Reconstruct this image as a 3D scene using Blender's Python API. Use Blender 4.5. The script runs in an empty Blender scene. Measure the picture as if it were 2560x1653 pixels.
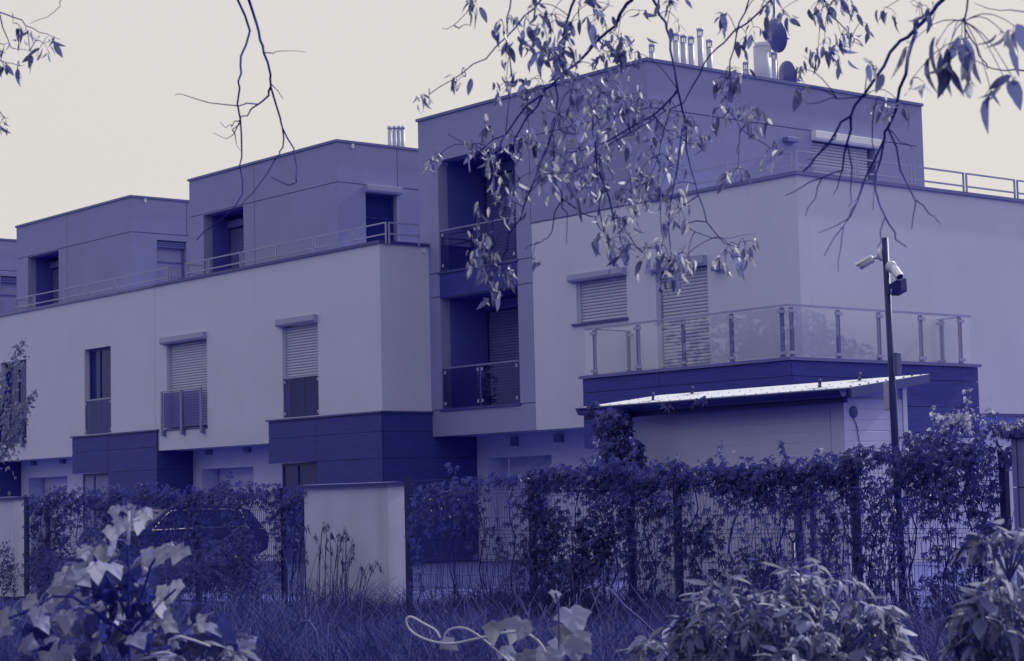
import bpy, math, random
import numpy as np
from mathutils import Matrix, Vector

random.seed(7)
rng = np.random.default_rng(11)
scene = bpy.context.scene
COL = scene.collection

# ------------------------------------------------------------------ camera
CAM_POS = Vector((0.0, 0.0, 1.6))
RIGHT = Vector((0.6330053946, 0.7738228703, -0.0224128483))
DOWN = Vector((-0.0793860076, 0.0360861691, -0.9961905692))
FORWARD = Vector((-0.7700662518, 0.6323732709, 0.0842734480))
cam_data = bpy.data.cameras.new('camera')
cam_data.sensor_width = 36.0
cam_data.lens = 70.356
cam_data.clip_start = 0.1
cam_data.clip_end = 3000.0
cam_data.dof.use_dof = True
cam_data.dof.focus_distance = 30.0
cam_data.dof.aperture_fstop = 9.0
cam = bpy.data.objects.new('camera', cam_data)
COL.objects.link(cam)
cam.matrix_world = Matrix((
    (RIGHT.x, -DOWN.x, -FORWARD.x, CAM_POS.x),
    (RIGHT.y, -DOWN.y, -FORWARD.y, CAM_POS.y),
    (RIGHT.z, -DOWN.z, -FORWARD.z, CAM_POS.z),
    (0, 0, 0, 1)))
scene.camera = cam

# ------------------------------------------------------------------ sky and sun
SUN_ELEV = math.radians(35.0)
SUN_AZ = math.radians(2.5)          # from +Y towards +X: behind the houses
world = bpy.data.worlds.new('World')
scene.world = world
world.use_nodes = True
wn = world.node_tree
wn.nodes.clear()
w_out = wn.nodes.new('ShaderNodeOutputWorld')
w_bg = wn.nodes.new('ShaderNodeBackground')
w_sky = wn.nodes.new('ShaderNodeTexSky')
w_sky.sky_type = 'NISHITA'
w_sky.sun_disc = False
w_sky.sun_elevation = SUN_ELEV
w_sky.sun_rotation = SUN_AZ
w_sky.air_density = 1.0
w_sky.dust_density = 4.0
w_sky.ozone_density = 1.0
w_mix = wn.nodes.new('ShaderNodeMixRGB')      # thin bright overcast veil over the sky
w_mix.inputs['Fac'].default_value = 0.93
w_mix.inputs['Color2'].default_value = (7.55, 7.22, 6.92, 1)
wn.links.new(w_sky.outputs['Color'], w_mix.inputs['Color1'])
wn.links.new(w_mix.outputs['Color'], w_bg.inputs['Color'])
w_bg.inputs['Strength'].default_value = 0.10
wn.links.new(w_bg.outputs['Background'], w_out.inputs['Surface'])

sun_data = bpy.data.lights.new('sun', 'SUN')
sun_data.energy = 3.6
sun_data.angle = math.radians(0.6)
sun_data.color = (1.0, 0.97, 0.93)
sun = bpy.data.objects.new('sun', sun_data)
COL.objects.link(sun)
sun_dir = Vector((math.sin(SUN_AZ) * math.cos(SUN_ELEV), math.cos(SUN_AZ) * math.cos(SUN_ELEV), math.sin(SUN_ELEV)))
sun.rotation_euler = sun_dir.to_track_quat('Z', 'Y').to_euler()
sun.location = (0, 60, 60)

scene.render.engine = 'CYCLES'
scene.cycles.use_denoising = True
scene.cycles.max_bounces = 8
scene.cycles.transparent_max_bounces = 24
scene.view_settings.view_transform = 'Standard'
scene.view_settings.look = 'None'
scene.view_settings.exposure = 0.0
scene.view_settings.gamma = 1.0

# ------------------------------------------------------------------ materials (blue-toned place)
MATS = {}


def principled(name, color, rough=0.8, spec=0.3, metallic=0.0):
    m = bpy.data.materials.new(name)
    m.use_nodes = True
    b = m.node_tree.nodes['Principled BSDF']
    b.inputs['Base Color'].default_value = (*color, 1)
    b.inputs['Roughness'].default_value = rough
    b.inputs['Specular IOR Level'].default_value = spec
    b.inputs['Metallic'].default_value = metallic
    MATS[name] = m
    return m, m.node_tree, b


def noisy(name, color, rough=0.85, spec=0.2, scale=(1, 1, 1), nscale=3.0, amount=0.12, bump=0.0, bscale=80.0,
          bdist=0.01, metallic=0.0, detail=6.0, streak=0.0):
    """base colour that drifts a little over the surface, with fine relief"""
    m, nt, b = principled(name, color, rough, spec, metallic)
    tc = nt.nodes.new('ShaderNodeTexCoord')
    mp = nt.nodes.new('ShaderNodeMapping')
    mp.inputs['Scale'].default_value = scale
    nt.links.new(tc.outputs['Object'], mp.inputs['Vector'])
    n1 = nt.nodes.new('ShaderNodeTexNoise')
    n1.inputs['Scale'].default_value = nscale
    n1.inputs['Detail'].default_value = detail
    n1.inputs['Roughness'].default_value = 0.6
    nt.links.new(mp.outputs['Vector'], n1.inputs['Vector'])
    rmp = nt.nodes.new('ShaderNodeMapRange')
    rmp.inputs['From Min'].default_value = 0.25
    rmp.inputs['From Max'].default_value = 0.75
    rmp.inputs['To Min'].default_value = 1.0 - amount
    rmp.inputs['To Max'].default_value = 1.0 + amount
    nt.links.new(n1.outputs['Fac'], rmp.inputs['Value'])
    last = rmp.outputs['Result']
    if streak > 0:                       # run-off streaks below copings and sills
        mp2 = nt.nodes.new('ShaderNodeMapping')
        mp2.inputs['Scale'].default_value = (1.3, 1.3, 0.10)
        nt.links.new(tc.outputs['Object'], mp2.inputs['Vector'])
        n3 = nt.nodes.new('ShaderNodeTexNoise')
        n3.inputs['Scale'].default_value = 2.6
        n3.inputs['Detail'].default_value = 5
        nt.links.new(mp2.outputs['Vector'], n3.inputs['Vector'])
        r3 = nt.nodes.new('ShaderNodeMapRange')
        r3.inputs['From Min'].default_value = 0.52
        r3.inputs['From Max'].default_value = 0.8
        r3.inputs['To Min'].default_value = 1.0
        r3.inputs['To Max'].default_value = 1.0 - streak
        nt.links.new(n3.outputs['Fac'], r3.inputs['Value'])
        mu = nt.nodes.new('ShaderNodeMath')
        mu.operation = 'MULTIPLY'
        nt.links.new(last, mu.inputs[0])
        nt.links.new(r3.outputs['Result'], mu.inputs[1])
        last = mu.outputs['Value']
    vm = nt.nodes.new('ShaderNodeVectorMath')
    vm.operation = 'SCALE'
    vm.inputs[0].default_value = color
    nt.links.new(last, vm.inputs['Scale'])
    nt.links.new(vm.outputs['Vector'], b.inputs['Base Color'])
    if bump > 0:
        n2 = nt.nodes.new('ShaderNodeTexNoise')
        n2.inputs['Scale'].default_value = bscale
        n2.inputs['Detail'].default_value = 3
        nt.links.new(mp.outputs['Vector'], n2.inputs['Vector'])
        bp = nt.nodes.new('ShaderNodeBump')
        bp.inputs['Strength'].default_value = bump
        bp.inputs['Distance'].default_value = bdist
        nt.links.new(n2.outputs['Fac'], bp.inputs['Height'])
        nt.links.new(bp.outputs['Normal'], b.inputs['Normal'])
    return m


def leaf_material(name, color, trans, rough=0.45, spec=0.5, tfac=0.4):
    """leaf: coloured top, light passing through the blade, per-leaf variation"""
    m, nt, b = principled(name, color, rough, spec)
    out = [n for n in nt.nodes if n.type == 'OUTPUT_MATERIAL'][0]
    oi = nt.nodes.new('ShaderNodeObjectInfo')
    geo = nt.nodes.new('ShaderNodeNewGeometry')
    ad = nt.nodes.new('ShaderNodeMath')
    ad.operation = 'ADD'
    nt.links.new(oi.outputs['Random'], ad.inputs[0])
    nt.links.new(geo.outputs['Random Per Island'], ad.inputs[1])
    fr = nt.nodes.new('ShaderNodeMath')
    fr.operation = 'FRACT'
    nt.links.new(ad.outputs['Value'], fr.inputs[0])
    mr = nt.nodes.new('ShaderNodeMapRange')
    mr.inputs['To Min'].default_value = 0.6
    mr.inputs['To Max'].default_value = 1.45
    nt.links.new(fr.outputs['Value'], mr.inputs['Value'])
    for col, sock in ((color, b.inputs['Base Color']), (trans, None)):
        vm = nt.nodes.new('ShaderNodeVectorMath')
        vm.operation = 'SCALE'
        vm.inputs[0].default_value = col
        nt.links.new(mr.outputs['Result'], vm.inputs['Scale'])
        if sock:
            nt.links.new(vm.outputs['Vector'], sock)
        else:
            tr = nt.nodes.new('ShaderNodeBsdfTranslucent')
            nt.links.new(vm.outputs['Vector'], tr.inputs['Color'])
    mx = nt.nodes.new('ShaderNodeMixShader')
    mx.inputs['Fac'].default_value = tfac
    nt.links.new(b.outputs['BSDF'], mx.inputs[1])
    nt.links.new(tr.outputs['BSDF'], mx.inputs[2])
    nt.links.new(mx.outputs['Shader'], out.inputs['Surface'])
    return m


def glass_material(name, tint, gloss=1.0, gcol=(0.9, 0.9, 1.0)):
    m = bpy.data.materials.new(name)
    m.use_nodes = True
    nt = m.node_tree
    nt.nodes.clear()
    out = nt.nodes.new('ShaderNodeOutputMaterial')
    tr = nt.nodes.new('ShaderNodeBsdfTransparent')
    tr.inputs['Color'].default_value = (*tint, 1)
    gl = nt.nodes.new('ShaderNodeBsdfGlossy')
    gl.inputs['Roughness'].default_value = 0.015
    gl.inputs['Color'].default_value = (*gcol, 1)
    fr = nt.nodes.new('ShaderNodeLayerWeight')      # Schlick reflectance, the same from both sides of the sheet
    fr.inputs['Blend'].default_value = 0.5
    pw = nt.nodes.new('ShaderNodeMath')
    pw.operation = 'POWER'
    pw.inputs[1].default_value = 4.0
    nt.links.new(fr.outputs['Facing'], pw.inputs[0])
    mu = nt.nodes.new('ShaderNodeMath')
    mu.operation = 'MULTIPLY_ADD'
    mu.inputs[1].default_value = 0.9
    mu.inputs[2].default_value = 0.05 * gloss
    mu.use_clamp = True
    nt.links.new(pw.outputs['Value'], mu.inputs[0])
    mx = nt.nodes.new('ShaderNodeMixShader')
    nt.links.new(mu.outputs['Value'], mx.inputs['Fac'])
    nt.links.new(tr.outputs['BSDF'], mx.inputs[1])
    nt.links.new(gl.outputs['BSDF'], mx.inputs[2])
    nt.links.new(mx.outputs['Shader'], out.inputs['Surface'])
    MATS[name] = m
    return m


def lin(v):
    v = v / 255.0
    return v / 12.92 if v <= 0.04045 else ((v + 0.055) / 1.055) ** 2.4


def D(t, blue=1.0):
    """albedo on the navy-to-ivory scale of this place; t = 0 is the darkest navy, 1 the palest ivory"""
    c = [16 + 206 * t, 20.5 + 197 * t, 86 + 128 * t]
    r = [lin(c[0]) / 0.375, lin(c[1]) / 0.355, lin(c[2]) / 0.425 * blue]
    return tuple(min(0.92, v) for v in r)


M_WHITE = noisy('pale_render', D(0.52, 1.03), 0.95, 0.1, nscale=0.7, amount=0.05, bump=0.35, bscale=120, bdist=0.004, streak=0.03)
M_GREY = noisy('grey_render', D(0.345, 1.02), 0.95, 0.1, nscale=0.8, amount=0.06, bump=0.35, bscale=120, bdist=0.004, streak=0.03)
M_RECESS = noisy('ground_floor_render', D(0.53, 1.18), 0.95, 0.1, nscale=0.8, amount=0.05, bump=0.3, bscale=120, bdist=0.004)
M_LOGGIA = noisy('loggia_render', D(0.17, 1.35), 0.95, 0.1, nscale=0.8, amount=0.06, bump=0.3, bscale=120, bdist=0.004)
M_WOOD = noisy('dark_wood_cladding', D(0.074, 1.07), 0.6, 0.25, scale=(0.6, 0.6, 14), nscale=4.0, amount=0.35, bump=0.25, bscale=20, bdist=0.003)
M_COPING = noisy('coping_metal', D(0.2), 0.45, 0.4, nscale=1.2, amount=0.15)
M_DARKCOPING = noisy('dark_coping_metal', D(0.09), 0.45, 0.4, nscale=1.2, amount=0.15)
M_RAIL = noisy('railing_metal', D(0.36), 0.45, 0.5, nscale=2, amount=0.1)
M_POST = noisy('dark_steel', D(0.01, 0.8), 0.5, 0.4, nscale=4, amount=0.2)
M_BARPOST = noisy('balcony_post_steel', D(0.22), 0.35, 0.5, nscale=4, amount=0.15)
M_FRAME = noisy('window_frame_dark', D(0.03, 1.1), 0.5, 0.4, nscale=3, amount=0.1)
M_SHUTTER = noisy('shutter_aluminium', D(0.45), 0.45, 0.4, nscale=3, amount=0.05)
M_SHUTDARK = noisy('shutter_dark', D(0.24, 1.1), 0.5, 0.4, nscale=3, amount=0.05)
M_BOX = noisy('shutter_box', D(0.38), 0.5, 0.4, nscale=3, amount=0.05)
M_BOXPALE = noisy('shutter_box_pale', D(0.62), 0.5, 0.4, nscale=3, amount=0.05)
M_PANE, _nt, _b = principled('window_pane', D(0.02, 0.8), 0.06, 0.18)
_b.inputs['Specular Tint'].default_value = (0.22, 0.25, 0.75, 1)
M_CURTAIN = noisy('curtain_cloth', D(0.3), 0.9, 0.1, scale=(14, 14, 0.4), nscale=3, amount=0.3)
M_GLASS = glass_material('railing_glass', (0.95, 0.95, 0.97), 1.0, (0.75, 0.77, 0.95))
M_GLASSDARK = glass_material('tinted_glass', (0.58, 0.60, 0.80), 0.5, (0.35, 0.38, 0.85))
M_STEEL = noisy('flue_steel', D(0.48), 0.45, 0.4, nscale=3, amount=0.12, metallic=0.0)
M_DISH = noisy('dish_paint', D(0.16), 0.4, 0.4, nscale=3, amount=0.1)
M_SHEDWALL = noisy('shed_sandwich_panel', D(0.53, 1.15), 0.55, 0.3, nscale=1.0, amount=0.06)
M_SHEDROOF = noisy('shed_roof_sheet', D(0.60), 0.45, 0.4, nscale=2.5, amount=0.06)
M_GUTTER = noisy('gutter_dark', D(0.0, 1.0), 0.4, 0.4, nscale=2, amount=0.1)
M_FASCIA = noisy('shed_fascia', D(0.15), 0.5, 0.4, nscale=2, amount=0.08)
M_CAM = noisy('camera_white', D(0.58), 0.4, 0.4, nscale=5, amount=0.05)
M_BLACK = noisy('black_plastic', D(0.0, 1.0), 0.5, 0.4, nscale=5, amount=0.1)
M_WIRE = noisy('fence_wire', D(0.01, 0.8), 0.5, 0.4, nscale=5, amount=0.2)
M_PILLAR = noisy('garden_wall_render', D(0.58, 1.2), 0.95, 0.1, nscale=1.3, amount=0.08, bump=0.3, bscale=120, bdist=0.004, streak=0.18)
M_GATE = noisy('gate_panel', D(0.31, 1.25), 0.6, 0.3, nscale=1.3, amount=0.05)
M_GROUND = noisy('soil', D(0.03, 0.8), 0.95, 0.1, nscale=1.5, amount=0.4, bump=0.6, bscale=12, bdist=0.05)
M_PAVING = noisy('yard_paving', D(0.18, 1.05), 0.9, 0.1, nscale=3, amount=0.3, bump=0.4, bscale=25, bdist=0.01)
M_BARK = noisy('bark', D(0.03, 1.1), 0.85, 0.2, nscale=30, amount=0.4, bump=0.5, bscale=60, bdist=0.004)
M_STRAW = noisy('dry_stem', D(0.20, 1.05), 0.8, 0.2, nscale=9, amount=0.3)
M_PALESTEM = noisy('pale_stem', D(0.58), 0.6, 0.3, nscale=9, amount=0.2)
M_CARPAINT, _nt, _b = principled('car_paint', D(0.02), 0.2, 0.6)
M_CHROME = noisy('bright_trim', D(0.95), 0.2, 0.6, nscale=5, amount=0.05, metallic=0.9)
M_RUBBER = noisy('tyre_rubber', D(0), 0.8, 0.2, nscale=9, amount=0.2)
M_LEAF = leaf_material('tree_leaf', D(0.17, 1), D(0.29, 0.92), 0.42, 0.5, 0.38)
M_LEAFPALE = leaf_material('young_tree_leaf', D(0.4, 0.92), D(0.6, 0.9), 0.36, 0.6, 0.45)
M_CREEPER = leaf_material('creeper_leaf', D(0.06, 1.06), D(0.095, 1.06), 0.45, 0.4, 0.3)
M_VINELEAF = leaf_material('vine_leaf', D(0.34, 0.95), D(0.5, 0.9), 0.6, 0.3, 0.42)
M_SHRUBLEAF = leaf_material('shrub_leaf', D(0.27, 0.95), D(0.46, 0.9), 0.48, 0.45, 0.38)
M_GRASS = leaf_material('grass_blade', D(0.03, 0.9), D(0.055, 0.9), 0.6, 0.2, 0.3)
M_SEED = leaf_material('seed_head', D(0.1, 0.9), D(0.12, 0.9), 0.8, 0.1, 0.3)


# ------------------------------------------------------------------ helpers
def set_props(o, label=None, cat=None, group=None, kind=None):
    if label:
        o['label'] = label
    if cat:
        o['category'] = cat
    if group:
        o['group'] = group
    if kind:
        o['kind'] = kind
    return o


def thing(name, label, cat, loc=(0, 0, 0), group=None):
    o = bpy.data.objects.new(name, None)
    o.empty_display_size = 0.3
    COL.objects.link(o)
    o.location = loc
    return set_props(o, label, cat, group)


def root_of(o):
    while o.parent:
        o = o.parent
    return o


def attach(o, parent):
    """parts keep world coordinates under their thing"""
    if parent is None:
        return o
    o.parent = parent
    if parent.type == 'EMPTY':
        o.matrix_parent_inverse = Matrix.Translation(-Vector(parent.location))
    return o


def link_mesh(name, me, parent=None, mat=None):
    o = bpy.data.objects.new(name, me)
    COL.objects.link(o)
    if mat is not None and len(me.materials) == 0:
        me.materials.append(mat)
    return attach(o, parent)


class MB:
    """collects shapes for ONE mesh object"""

    def __init__(self):
        self.v, self.f, self.s = [], [], []

    def add(self, vs, fs, smooth=False):
        n = len(self.v)
        self.v.extend([tuple(p) for p in vs])
        self.f.extend([tuple(i + n for i in q) for q in fs])
        self.s.extend([smooth] * len(fs))
        return self

    def box(self, x0, x1, y0, y1, z0, z1):
        x0, x1 = min(x0, x1), max(x0, x1)
        y0, y1 = min(y0, y1), max(y0, y1)
        z0, z1 = min(z0, z1), max(z0, z1)
        vs = [(x0, y0, z0), (x1, y0, z0), (x1, y1, z0), (x0, y1, z0), (x0, y0, z1), (x1, y0, z1), (x1, y1, z1), (x0, y1, z1)]
        return self.add(vs, [(0, 3, 2, 1), (4, 5, 6, 7), (0, 1, 5, 4), (1, 2, 6, 5), (2, 3, 7, 6), (3, 0, 4, 7)])

    def prism(self, poly, axis, a0, a1):
        """polygon extruded along an axis; poly gives the two other coordinates in order"""
        def P(u, w, a):
            return {'x': (a, u, w), 'y': (u, a, w), 'z': (u, w, a)}[axis]
        n = len(poly)
        vs = [P(u, w, a0) for u, w in poly] + [P(u, w, a1) for u, w in poly]
        fs = [tuple(range(n)), tuple(range(2 * n - 1, n - 1, -1))]
        fs += [(i, i + n, (i + 1) % n + n, (i + 1) % n) for i in range(n)]
        return self.add(vs, fs)

    def tube(self, pts, r, n=6, cap=True):
        pts = [Vector(p) for p in pts]
        k = len(pts)
        rs = r if isinstance(r, (list, tuple)) else [r] * k
        d0 = (pts[1] - pts[0]).normalized()
        ref = Vector((0, 0, 1)) if abs(d0.z) < 0.9 else Vector((1, 0, 0))
        u = d0.cross(ref).normalized()
        vs, fs = [], []
        for i, p in enumerate(pts):
            d = (pts[min(i + 1, k - 1)] - pts[max(i - 1, 0)])
            d = d.normalized() if d.length > 1e-9 else d0
            u = (u - d * u.dot(d))
            u = u.normalized() if u.length > 1e-6 else d.orthogonal().normalized()
            w = d.cross(u)
            for j in range(n):
                a = 2 * math.pi * j / n
                vs.append(p + (u * math.cos(a) + w * math.sin(a)) * rs[i])
        for i in range(k - 1):
            for j in range(n):
                fs.append((i * n + j, i * n + (j + 1) % n, (i + 1) * n + (j + 1) % n, (i + 1) * n + j))
        self.add(vs, fs, True)
        if cap:
            m = len(self.v) - len(vs)
            self.f.append(tuple(m + j for j in range(n - 1, -1, -1)))
            self.f.append(tuple(m + (k - 1) * n + j for j in range(n)))
            self.s.extend([False, False])
        return self

    def lathe(self, origin, axis, prof, n=20):
        """profile (radius, distance along axis) turned around an axis"""
        o, a = Vector(origin), Vector(axis).normalized()
        u = a.orthogonal().normalized()
        w = a.cross(u)
        vs, fs = [], []
        for r, t in prof:
            for j in range(n):
                g = 2 * math.pi * j / n
                vs.append(o + a * t + (u * math.cos(g) + w * math.sin(g)) * max(r, 1e-4))
        for i in range(len(prof) - 1):
            for j in range(n):
                fs.append((i * n + j, i * n + (j + 1) % n, (i + 1) * n + (j + 1) % n, (i + 1) * n + j))
        return self.add(vs, fs, True)

    def mesh(self, name, mat=None):
        me = bpy.data.meshes.new(name)
        me.from_pydata(self.v, [], self.f)
        me.polygons.foreach_set('use_smooth', self.s)
        if mat:
            me.materials.append(mat)
        me.update()
        return me

    def build(self, name, mat, parent=None, bevel=0.0):
        o = link_mesh(name, self.mesh(name, mat), parent)
        if bevel > 0:
            b = o.modifiers.new('bevel', 'BEVEL')
            b.width = bevel
            b.segments = 2
            b.limit_method = 'ANGLE'
        return o


def box_part(name, mat, parent, x0, x1, y0, y1, z0, z1, bevel=0.0):
    return MB().box(x0, x1, y0, y1, z0, z1).build(name, mat, parent, bevel)


def wall_mb(axis, u0, u1, z0, z1, t0, t1, holes=()):
    """wall slab with rectangular openings. axis 'y': u is x and t is y; axis 'x': u is y and t is x"""
    us = sorted({u0, u1, *[h[0] for h in holes], *[h[1] for h in holes]})
    zs = sorted({z0, z1, *[h[2] for h in holes], *[h[3] for h in holes]})
    us = [u for u in us if u0 - 1e-6 <= u <= u1 + 1e-6]
    zs = [z for z in zs if z0 - 1e-6 <= z <= z1 + 1e-6]
    nu, nz = len(us) - 1, len(zs) - 1

    def solid(i, j):
        if i < 0 or j < 0 or i >= nu or j >= nz:
            return False
        cu, cz = (us[i] + us[i + 1]) / 2, (zs[j] + zs[j + 1]) / 2
        return not any(h[0] < cu < h[1] and h[2] < cz < h[3] for h in holes)
    mb = MB()

    def P(u, z, t):
        return (u, t, z) if axis == 'y' else (t, u, z)
    for i in range(nu):
        for j in range(nz):
            if not solid(i, j):
                continue
            a, b, c, d = us[i], us[i + 1], zs[j], zs[j + 1]
            for t in (t0, t1):
                mb.add([P(a, c, t), P(b, c, t), P(b, d, t), P(a, d, t)], [(0, 1, 2, 3)])
            if not solid(i - 1, j):
                mb.add([P(a, c, t0), P(a, d, t0), P(a, d, t1), P(a, c, t1)], [(0, 1, 2, 3)])
            if not solid(i + 1, j):
                mb.add([P(b, c, t0), P(b, d, t0), P(b, d, t1), P(b, c, t1)], [(0, 1, 2, 3)])
            if not solid(i, j - 1):
                mb.add([P(a, c, t0), P(b, c, t0), P(b, c, t1), P(a, c, t1)], [(0, 1, 2, 3)])
            if not solid(i, j + 1):
                mb.add([P(a, d, t0), P(b, d, t0), P(b, d, t1), P(a, d, t1)], [(0, 1, 2, 3)])
    return mb


def wall_part(name, mat, parent, axis, u0, u1, z0, z1, t0, t1, holes=()):
    return wall_mb(axis, u0, u1, z0, z1, t0, t1, holes).build(name, mat, parent)


# --- leaves -------------------------------------------------------------
def lance_leaf(width=0.36, curve=0.18, fold=0.10, twist=0.0):
    """pointed oval leaf, 1 long along +Y, folded on its midrib and drooping"""
    ts = [0.0, 0.10, 0.27, 0.48, 0.70, 0.88, 1.0]
    ws = [0.012, 0.30, 0.46, 0.50, 0.36, 0.16, 0.0]
    vs, fs = [], []
    for t, w in zip(ts, ws):
        z = -curve * t * t
        a = twist * t
        half = w * width
        for sgn in (-1, 0, 1):
            dx, dz = sgn * half, abs(sgn) * fold * w * 1.2
            vs.append((dx * math.cos(a) - dz * math.sin(a), t, z + dx * math.sin(a) + dz * math.cos(a)))
    for i in range(len(ts) - 1):
        for j in (0, 1):
            q = (i * 3 + j, i * 3 + j + 1, (i + 1) * 3 + j + 1, (i + 1) * 3 + j)
            fs.append(q)
    return vs, fs


def lobed_leaf(droop=0.25, fold=0.12):
    """three-lobed vine leaf with pointed lobes and a heart-shaped base, about 1 across"""
    out = [(0.0, 0.02), (0.10, -0.10), (0.24, -0.13), (0.36, -0.04), (0.42, 0.07), (0.60, 0.20), (0.66, 0.30), (0.55, 0.37), (0.47, 0.43), (0.41, 0.50),
           (0.37, 0.61), (0.28, 0.75), (0.14, 0.92), (0.0, 1.10)]
    full = out + [(-x, y) for x, y in reversed(out[1:-1])]
    n = len(full)
    vs = [(0, 0.30, 0.0)]
    for k in (0.55, 1.0):
        for x, y in full:
            x, y = x * k, 0.30 + (y - 0.30) * k
            r2 = x * x + (y - 0.30) ** 2
            vs.append((x, y, fold * abs(x) - droop * r2 + 0.025 * math.sin(11 * x + 7 * y)))
    fs = [(0, 1 + i, 1 + (i + 1) % n) for i in range(n)]
    fs += [(1 + i, 1 + n + i, 1 + n + (i + 1) % n, 1 + (i + 1) % n) for i in range(n)]
    return vs, fs


def palmate_leaf(n=5, droop=0.35):
    """creeper leaf of five leaflets on one stalk, about 1 long"""
    vs, fs = [], []
    for k in range(n):
        a = (k - (n - 1) / 2) * 0.70
        L = 0.78 if k == n // 2 else (0.70 if abs(k - n // 2) == 1 else 0.52)
        ca, sa = math.cos(a), math.sin(a)
        m = len(vs)
        for t, w in ((0.0, 0.0), (0.30, 0.085), (0.62, 0.11), (1.0, 0.0)):
            for sgn in ((0,) if w == 0 else (-1, 0, 1)):
                y, x = t * L, sgn * w * (0.8 + 0.2 * L)
                vs.append((x * ca + y * sa, y * ca - x * sa, -droop * (t * L) ** 2 + 0.03 * abs(sgn) - 0.02))
        # order: 0 tip start, 1-3, 4-6, 7 end
        fs += [(m, m + 2, m + 1), (m, m + 3, m + 2), (m + 1, m + 2, m + 5, m + 4), (m + 2, m + 3, m + 6, m + 5), (m + 4, m + 5, m + 7), (m + 5, m + 6, m + 7)]
    return vs, fs


def frame_matrix(pos, axis, normal, size, width=1.0):
    y = Vector(axis).normalized()
    z = Vector(normal)
    z = z - y * z.dot(y)
    z = z.normalized() if z.length > 1e-5 else y.orthogonal().normalized()
    x = y.cross(z)
    s = size
    return Matrix(((x.x * s * width, y.x * s, z.x * s, pos[0]), (x.y * s * width, y.y * s, z.y * s, pos[1]),
                   (x.z * s * width, y.z * s, z.z * s, pos[2]), (0, 0, 0, 1)))


def rand_unit():
    v = Vector(rng.normal(size=3))
    return v.normalized()


def scatter(parent, shapes, items, mats, limit=300, leaf_name='leaf', rest_name='foliage'):
    """items: (matrix, shape index, material index). The nearest ones become leaf parts, the others one stuff part"""
    items = sorted(items, key=lambda it: (it[0].translation - Vector((0, 0, 1.6))).length / max(it[0].col[1].to_3d().length, 1e-6))
    meshes = {}
    loc = Vector(parent.location)
    inv = Matrix.Translation(-loc)
    for M, si, mi in items[:limit]:
        if (si, mi) not in meshes:
            vs, fs = shapes[si]
            meshes[(si, mi)] = MB().add(vs, fs, True).mesh(leaf_name, mats[mi])
        o = bpy.data.objects.new(leaf_name, meshes[(si, mi)])
        COL.objects.link(o)
        o.parent = parent
        o.matrix_parent_inverse = inv
        o.matrix_basis = M
    rest = items[limit:]
    if rest:
        allv, lv, ls, mi_all = [], [], [], []
        base = 0
        arr = [(np.array(vs, dtype=np.float64), fs) for vs, fs in shapes]
        for M, si, mi in rest:
            vs, fs = arr[si]
            m = np.array(M)
            allv.append(vs @ m[:3, :3].T + m[:3, 3])
            for f in fs:
                lv.extend([i + base for i in f])
                ls.append(len(f))
            mi_all.extend([mi] * len(fs))
            base += len(vs)
        mesh_from_arrays(rest_name, np.concatenate(allv), lv, ls, mats, mi_all, parent)


def mesh_from_arrays(name, V, loops, lens, mats, mat_idx=None, parent=None, kind='stuff'):
    me = bpy.data.meshes.new(name)
    V = np.asarray(V, dtype=np.float32)
    loops = np.asarray(loops, dtype=np.int32)
    lens = np.asarray(lens, dtype=np.int32)
    me.vertices.add(len(V))
    me.vertices.foreach_set('co', V.ravel())
    me.loops.add(len(loops))
    me.loops.foreach_set('vertex_index', loops)
    me.polygons.add(len(lens))
    starts = np.zeros(len(lens), dtype=np.int32)
    starts[1:] = np.cumsum(lens)[:-1]
    me.polygons.foreach_set('loop_start', starts)
    me.polygons.foreach_set('loop_total', lens)
    for m in mats:
        me.materials.append(m)
    if mat_idx is not None:
        me.polygons.foreach_set('material_index', np.asarray(mat_idx, dtype=np.int32))
    me.polygons.foreach_set('use_smooth', np.ones(len(lens), dtype=bool))
    me.update(calc_edges=True)
    me.validate()
    o = bpy.data.objects.new(name, me)
    COL.objects.link(o)
    attach(o, parent)
    if kind:
        o['kind'] = kind
    return o

# ------------------------------------------------------------------ ground
def smooth(a, b, x):
    t = min(1.0, max(0.0, (x - a) / (b - a)))
    return t * t * (3 - 2 * t)


def ground_z(x, y):
    d = -0.773 * x + 0.634 * y
    side = abs(0.633 * x + 0.774 * y)
    bank = 0.30 * (1.0 - smooth(10.0, 20.5, d)) * (1.0 - smooth(14.0, 40.0, side))
    near = 1.0 - smooth(40, 80, math.hypot(x, y))
    return 0.14 + bank + near * 0.02 * (math.sin(x * 1.3 + y * 0.7) + math.sin(x * 0.5 - y * 1.9)) * (1.0 if y < 15 else 0.0)


def make_ground():
    core = [-60 + 1.5 * i for i in range(81)]
    gx = [-2500, -1200, -500, -250, -150, -100, -80] + core + [70, 80, 100, 150, 250, 500, 1200, 2500]
    vs = [(x, y, ground_z(x, y) if abs(x) < 61 and abs(y) < 61 else 0.14) for y in gx for x in gx]
    n = len(gx)
    fs = [(j * n + i, j * n + i + 1, (j + 1) * n + i + 1, (j + 1) * n + i) for j in range(n - 1) for i in range(n - 1)]
    o = MB().add(vs, fs, True).build('ground', M_GROUND)
    set_props(o, 'rough dark soil under the grass and houses', 'ground', kind='structure')
    o = box_part('paving', M_PAVING, None, -75, -8, 15.9, 46, 0.05, 0.166)
    set_props(o, 'pale paved yard between the wire fence and the houses', 'paving', kind='structure')


make_ground()
ZB = 0.166          # level of the paved yard


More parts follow.
